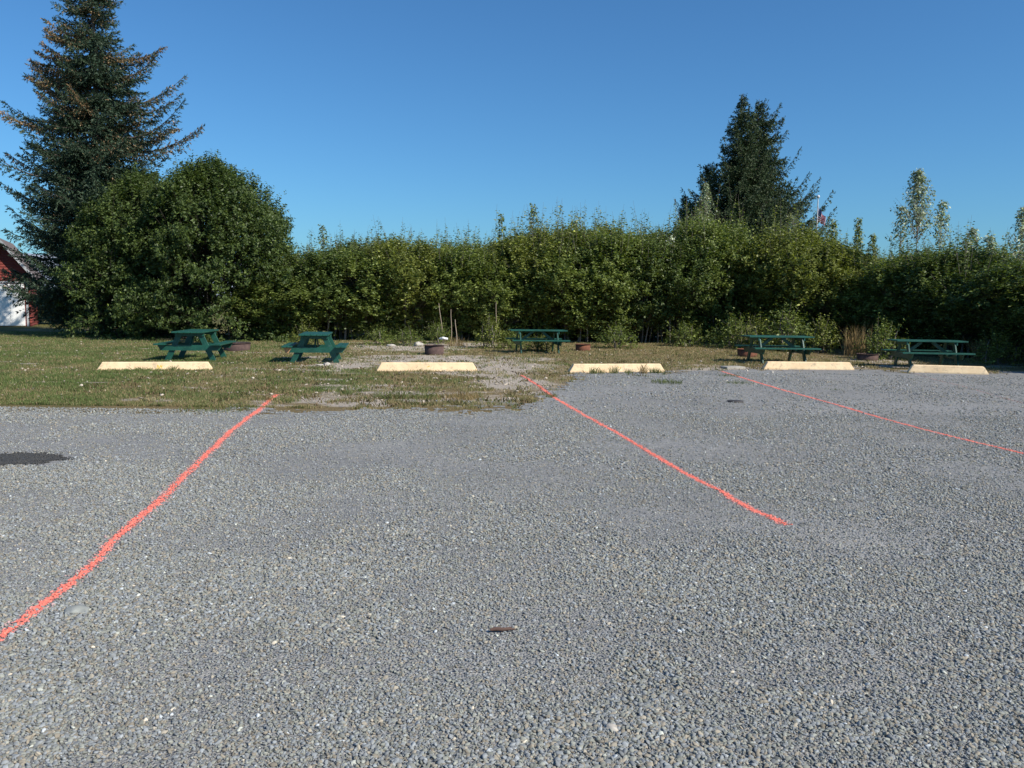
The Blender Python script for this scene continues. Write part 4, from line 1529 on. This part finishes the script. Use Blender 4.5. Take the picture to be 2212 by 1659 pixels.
# ------------------------------------------------------------------ shed
c = P(7, 705)
shed = empty('shed', (c.x, c.y, 0), R(24))
tag(shed, 'red gabled shed with a white door half hidden by the spruce', 'shed')
Wd, Ln, Hw, Hr = 1.24, 5.0, 2.65, 4.2
BM().prism([(-Wd, 0), (Wd, 0), (Wd, Hw), (0, Hr - .06), (-Wd, Hw)], 0, Ln, 'y').build('wall', M_redwall, shed)
sl = (Hr - Hw) / Wd
ov = .30
for s_ in (-1, 1):
    x1, z1 = s_ * (Wd + ov), Hw - sl * ov
    BM().prism([(0, Hr), (x1, z1), (x1, z1 + .10), (0, Hr + .12)], -.45, Ln + .3, 'y').build('roof', M_roof, shed)
    BM().prism([(0, Hr - .06), (x1, z1 - .08), (x1, z1 + .115), (0, Hr + .135)], -.49, -.455, 'y').build('fascia', M_trim, shed)
dr = BM()
for k in range(3): dr.box((.62, .05, 2.05), (-.90 + .30 + k * .63, -.03, 1.06), None, .006)
dr.build('door', M_white, shed)
tr_ = BM()
tr_.box((.10, .04, 2.2), (1.08, -.025, 1.1)); tr_.box((2.4, .045, .10), (-.05, -.028, 2.17))
tr_.build('door_frame', M_trim, shed)
BM().box((.10, .05, 2.55), (Wd - .03, -.024, 1.29)).build('corner_board', M_redwall, shed)

# white slanted board and trestle in the gap beside the shed
c = P(95, 697)
tr2 = empty('trestle', (c.x, c.y, 0), R(10))
tag(tr2, 'low grey and white trestle standing in the gap between shed and spruce', 'trestle')
BM().box((.85, .5, .06), (-.1, 0, .62)).build('top_board', M_trim, tr2)
BM().bar((.28, 0, .60), (.62, 0, .0), .10, .05, Vector((0, 1, 0))).build('leg', M_white, tr2)
BM().bar((-.45, 0, .60), (-.5, 0, .0), .10, .05, Vector((0, 1, 0))).build('leg', M_trim, tr2)
for u, v, k, sx, sz_, lab in [(75, 683, 1, 1.3, .45, 'light green bush beyond the gap beside the shed'), (135, 700, 5, .8, .36, 'yellow green weeds under the left edge of the spruce'),
                              (40, 678, 2, 2.2, .35, 'far low bush seen through the gap behind the trestle')]:
    c = P(u, v)
    plant('low_bush', VAR[k], (c.x, c.y, 0), 1.0 * k, (sx, sx, sz_), lab, 'bush')

# ------------------------------------------------------------------ flagpole
c = P(1754, 706)
hp = height_at(c.x, c.y, 425)
pole = empty('flagpole', (c.x, c.y, 0))
tag(pole, 'tall white metal flagpole rising behind the hedge right of the spruces', 'flagpole')
g = BM(); g.lathe([(.07, 0), (.06, hp * .5), (.035, hp - .1)], 12); g.build('pole', M_pole, pole, True)
g = BM(); g.lathe([(.001, -.12), (.09, -.09), (.125, 0), (.09, .09), (.001, .125)], 14, (0, 0, hp)); g.build('finial', M_pole, pole, True)


def flag_mat():
    m, nt, b = new_mat('flag_cloth', .8, .2)
    uv = N(nt, 'ShaderNodeAttribute', attribute_name='tint')
    nt.links.new(uv.outputs['Color'], b.inputs['Base Color'])
    return m


S_ = FPX / c.y
nu, nv = 40, 40
FW, FH = 1.9, 1.15
V = []; colr = []
ztop = height_at(c.x, c.y, 447)
for i in range(nu + 1):
    for j in range(nv + 1):
        a, b_ = i / nu, j / nv            # a: along the fly, b: down
        x = .06 + a * FW * .30 + .02 * math.sin(a * 9)
        y = .16 * math.sin(a * 13 + b_ * 1.5) * (.3 + a)
        z = ztop - b_ * FH * .92 - a * (.85 - .55 * b_)
        V.append((x, y, z))
F = []
for i in range(nu):
    for j in range(nv):
        k = i * (nv + 1) + j
        F.append((k, k + 1, k + nv + 2, k + nv + 1))
        a, b_ = (i + .5) / nu, (j + .5) / nv
        if a < .40 and b_ < 7 / 13:
            star = (int(a * 55) % 2 == 0) and (j % 4 == 1)
            colr.append((.6, .6, .65) if star else (.02, .03, .12))
        else:
            colr.append((.45, .03, .04) if int(b_ * 13) % 2 == 0 else (.7, .68, .68))
o = link_mesh('flag', np_mesh('flag', V, F, np.array(colr), True), flag_mat())
o.location = (c.x, c.y, 0)
tag(o, 'limp striped flag with a dark blue corner hanging on the flagpole', 'flag')

# ------------------------------------------------------------------ far land
def ridge(y0, hgt, name, color, seed, x0=-9000, x1=9000, rough=1.0):
    m, nt, b = new_mat(name + '_surface', 1.0, .0)
    n_ = noise_node(nt, .002, 8, .65, world_coord(nt))
    nt.links.new(ramp(nt, [(.35, color[0]), (.65, color[1])], n_.outputs['Fac']).outputs[0], b.inputs['Base Color'])
    V, F = [], []
    nn = 160; mm = 8
    for i in range(nn + 1):
        x = x0 + (x1 - x0) * i / nn
        e = hgt * (.65 + .5 * mn.noise(Vector((i * .11, seed, 0))) + .22 * mn.noise(Vector((i * .45, seed, 3))))
        for j in range(mm + 1):
            t = j / mm
            V.append((x, y0 + t * 1600, e * math.sin(t * math.pi) * (1 + .12 * mn.noise(Vector((i * .5, j * .6, seed)))) - 2))
    for i in range(nn):
        for j in range(mm):
            k = i * (mm + 1) + j
            F.append((k, k + mm + 1, k + mm + 2, k + 1))
    tag(link_mesh(name, np_mesh(name, V, F, None, True), m), None, None, kind='structure')


ridge(4200, 330, 'mountains', ((.20, .26, .34), (.42, .46, .52)), 3.0)  # the blue of distant haze is put into the surface colours
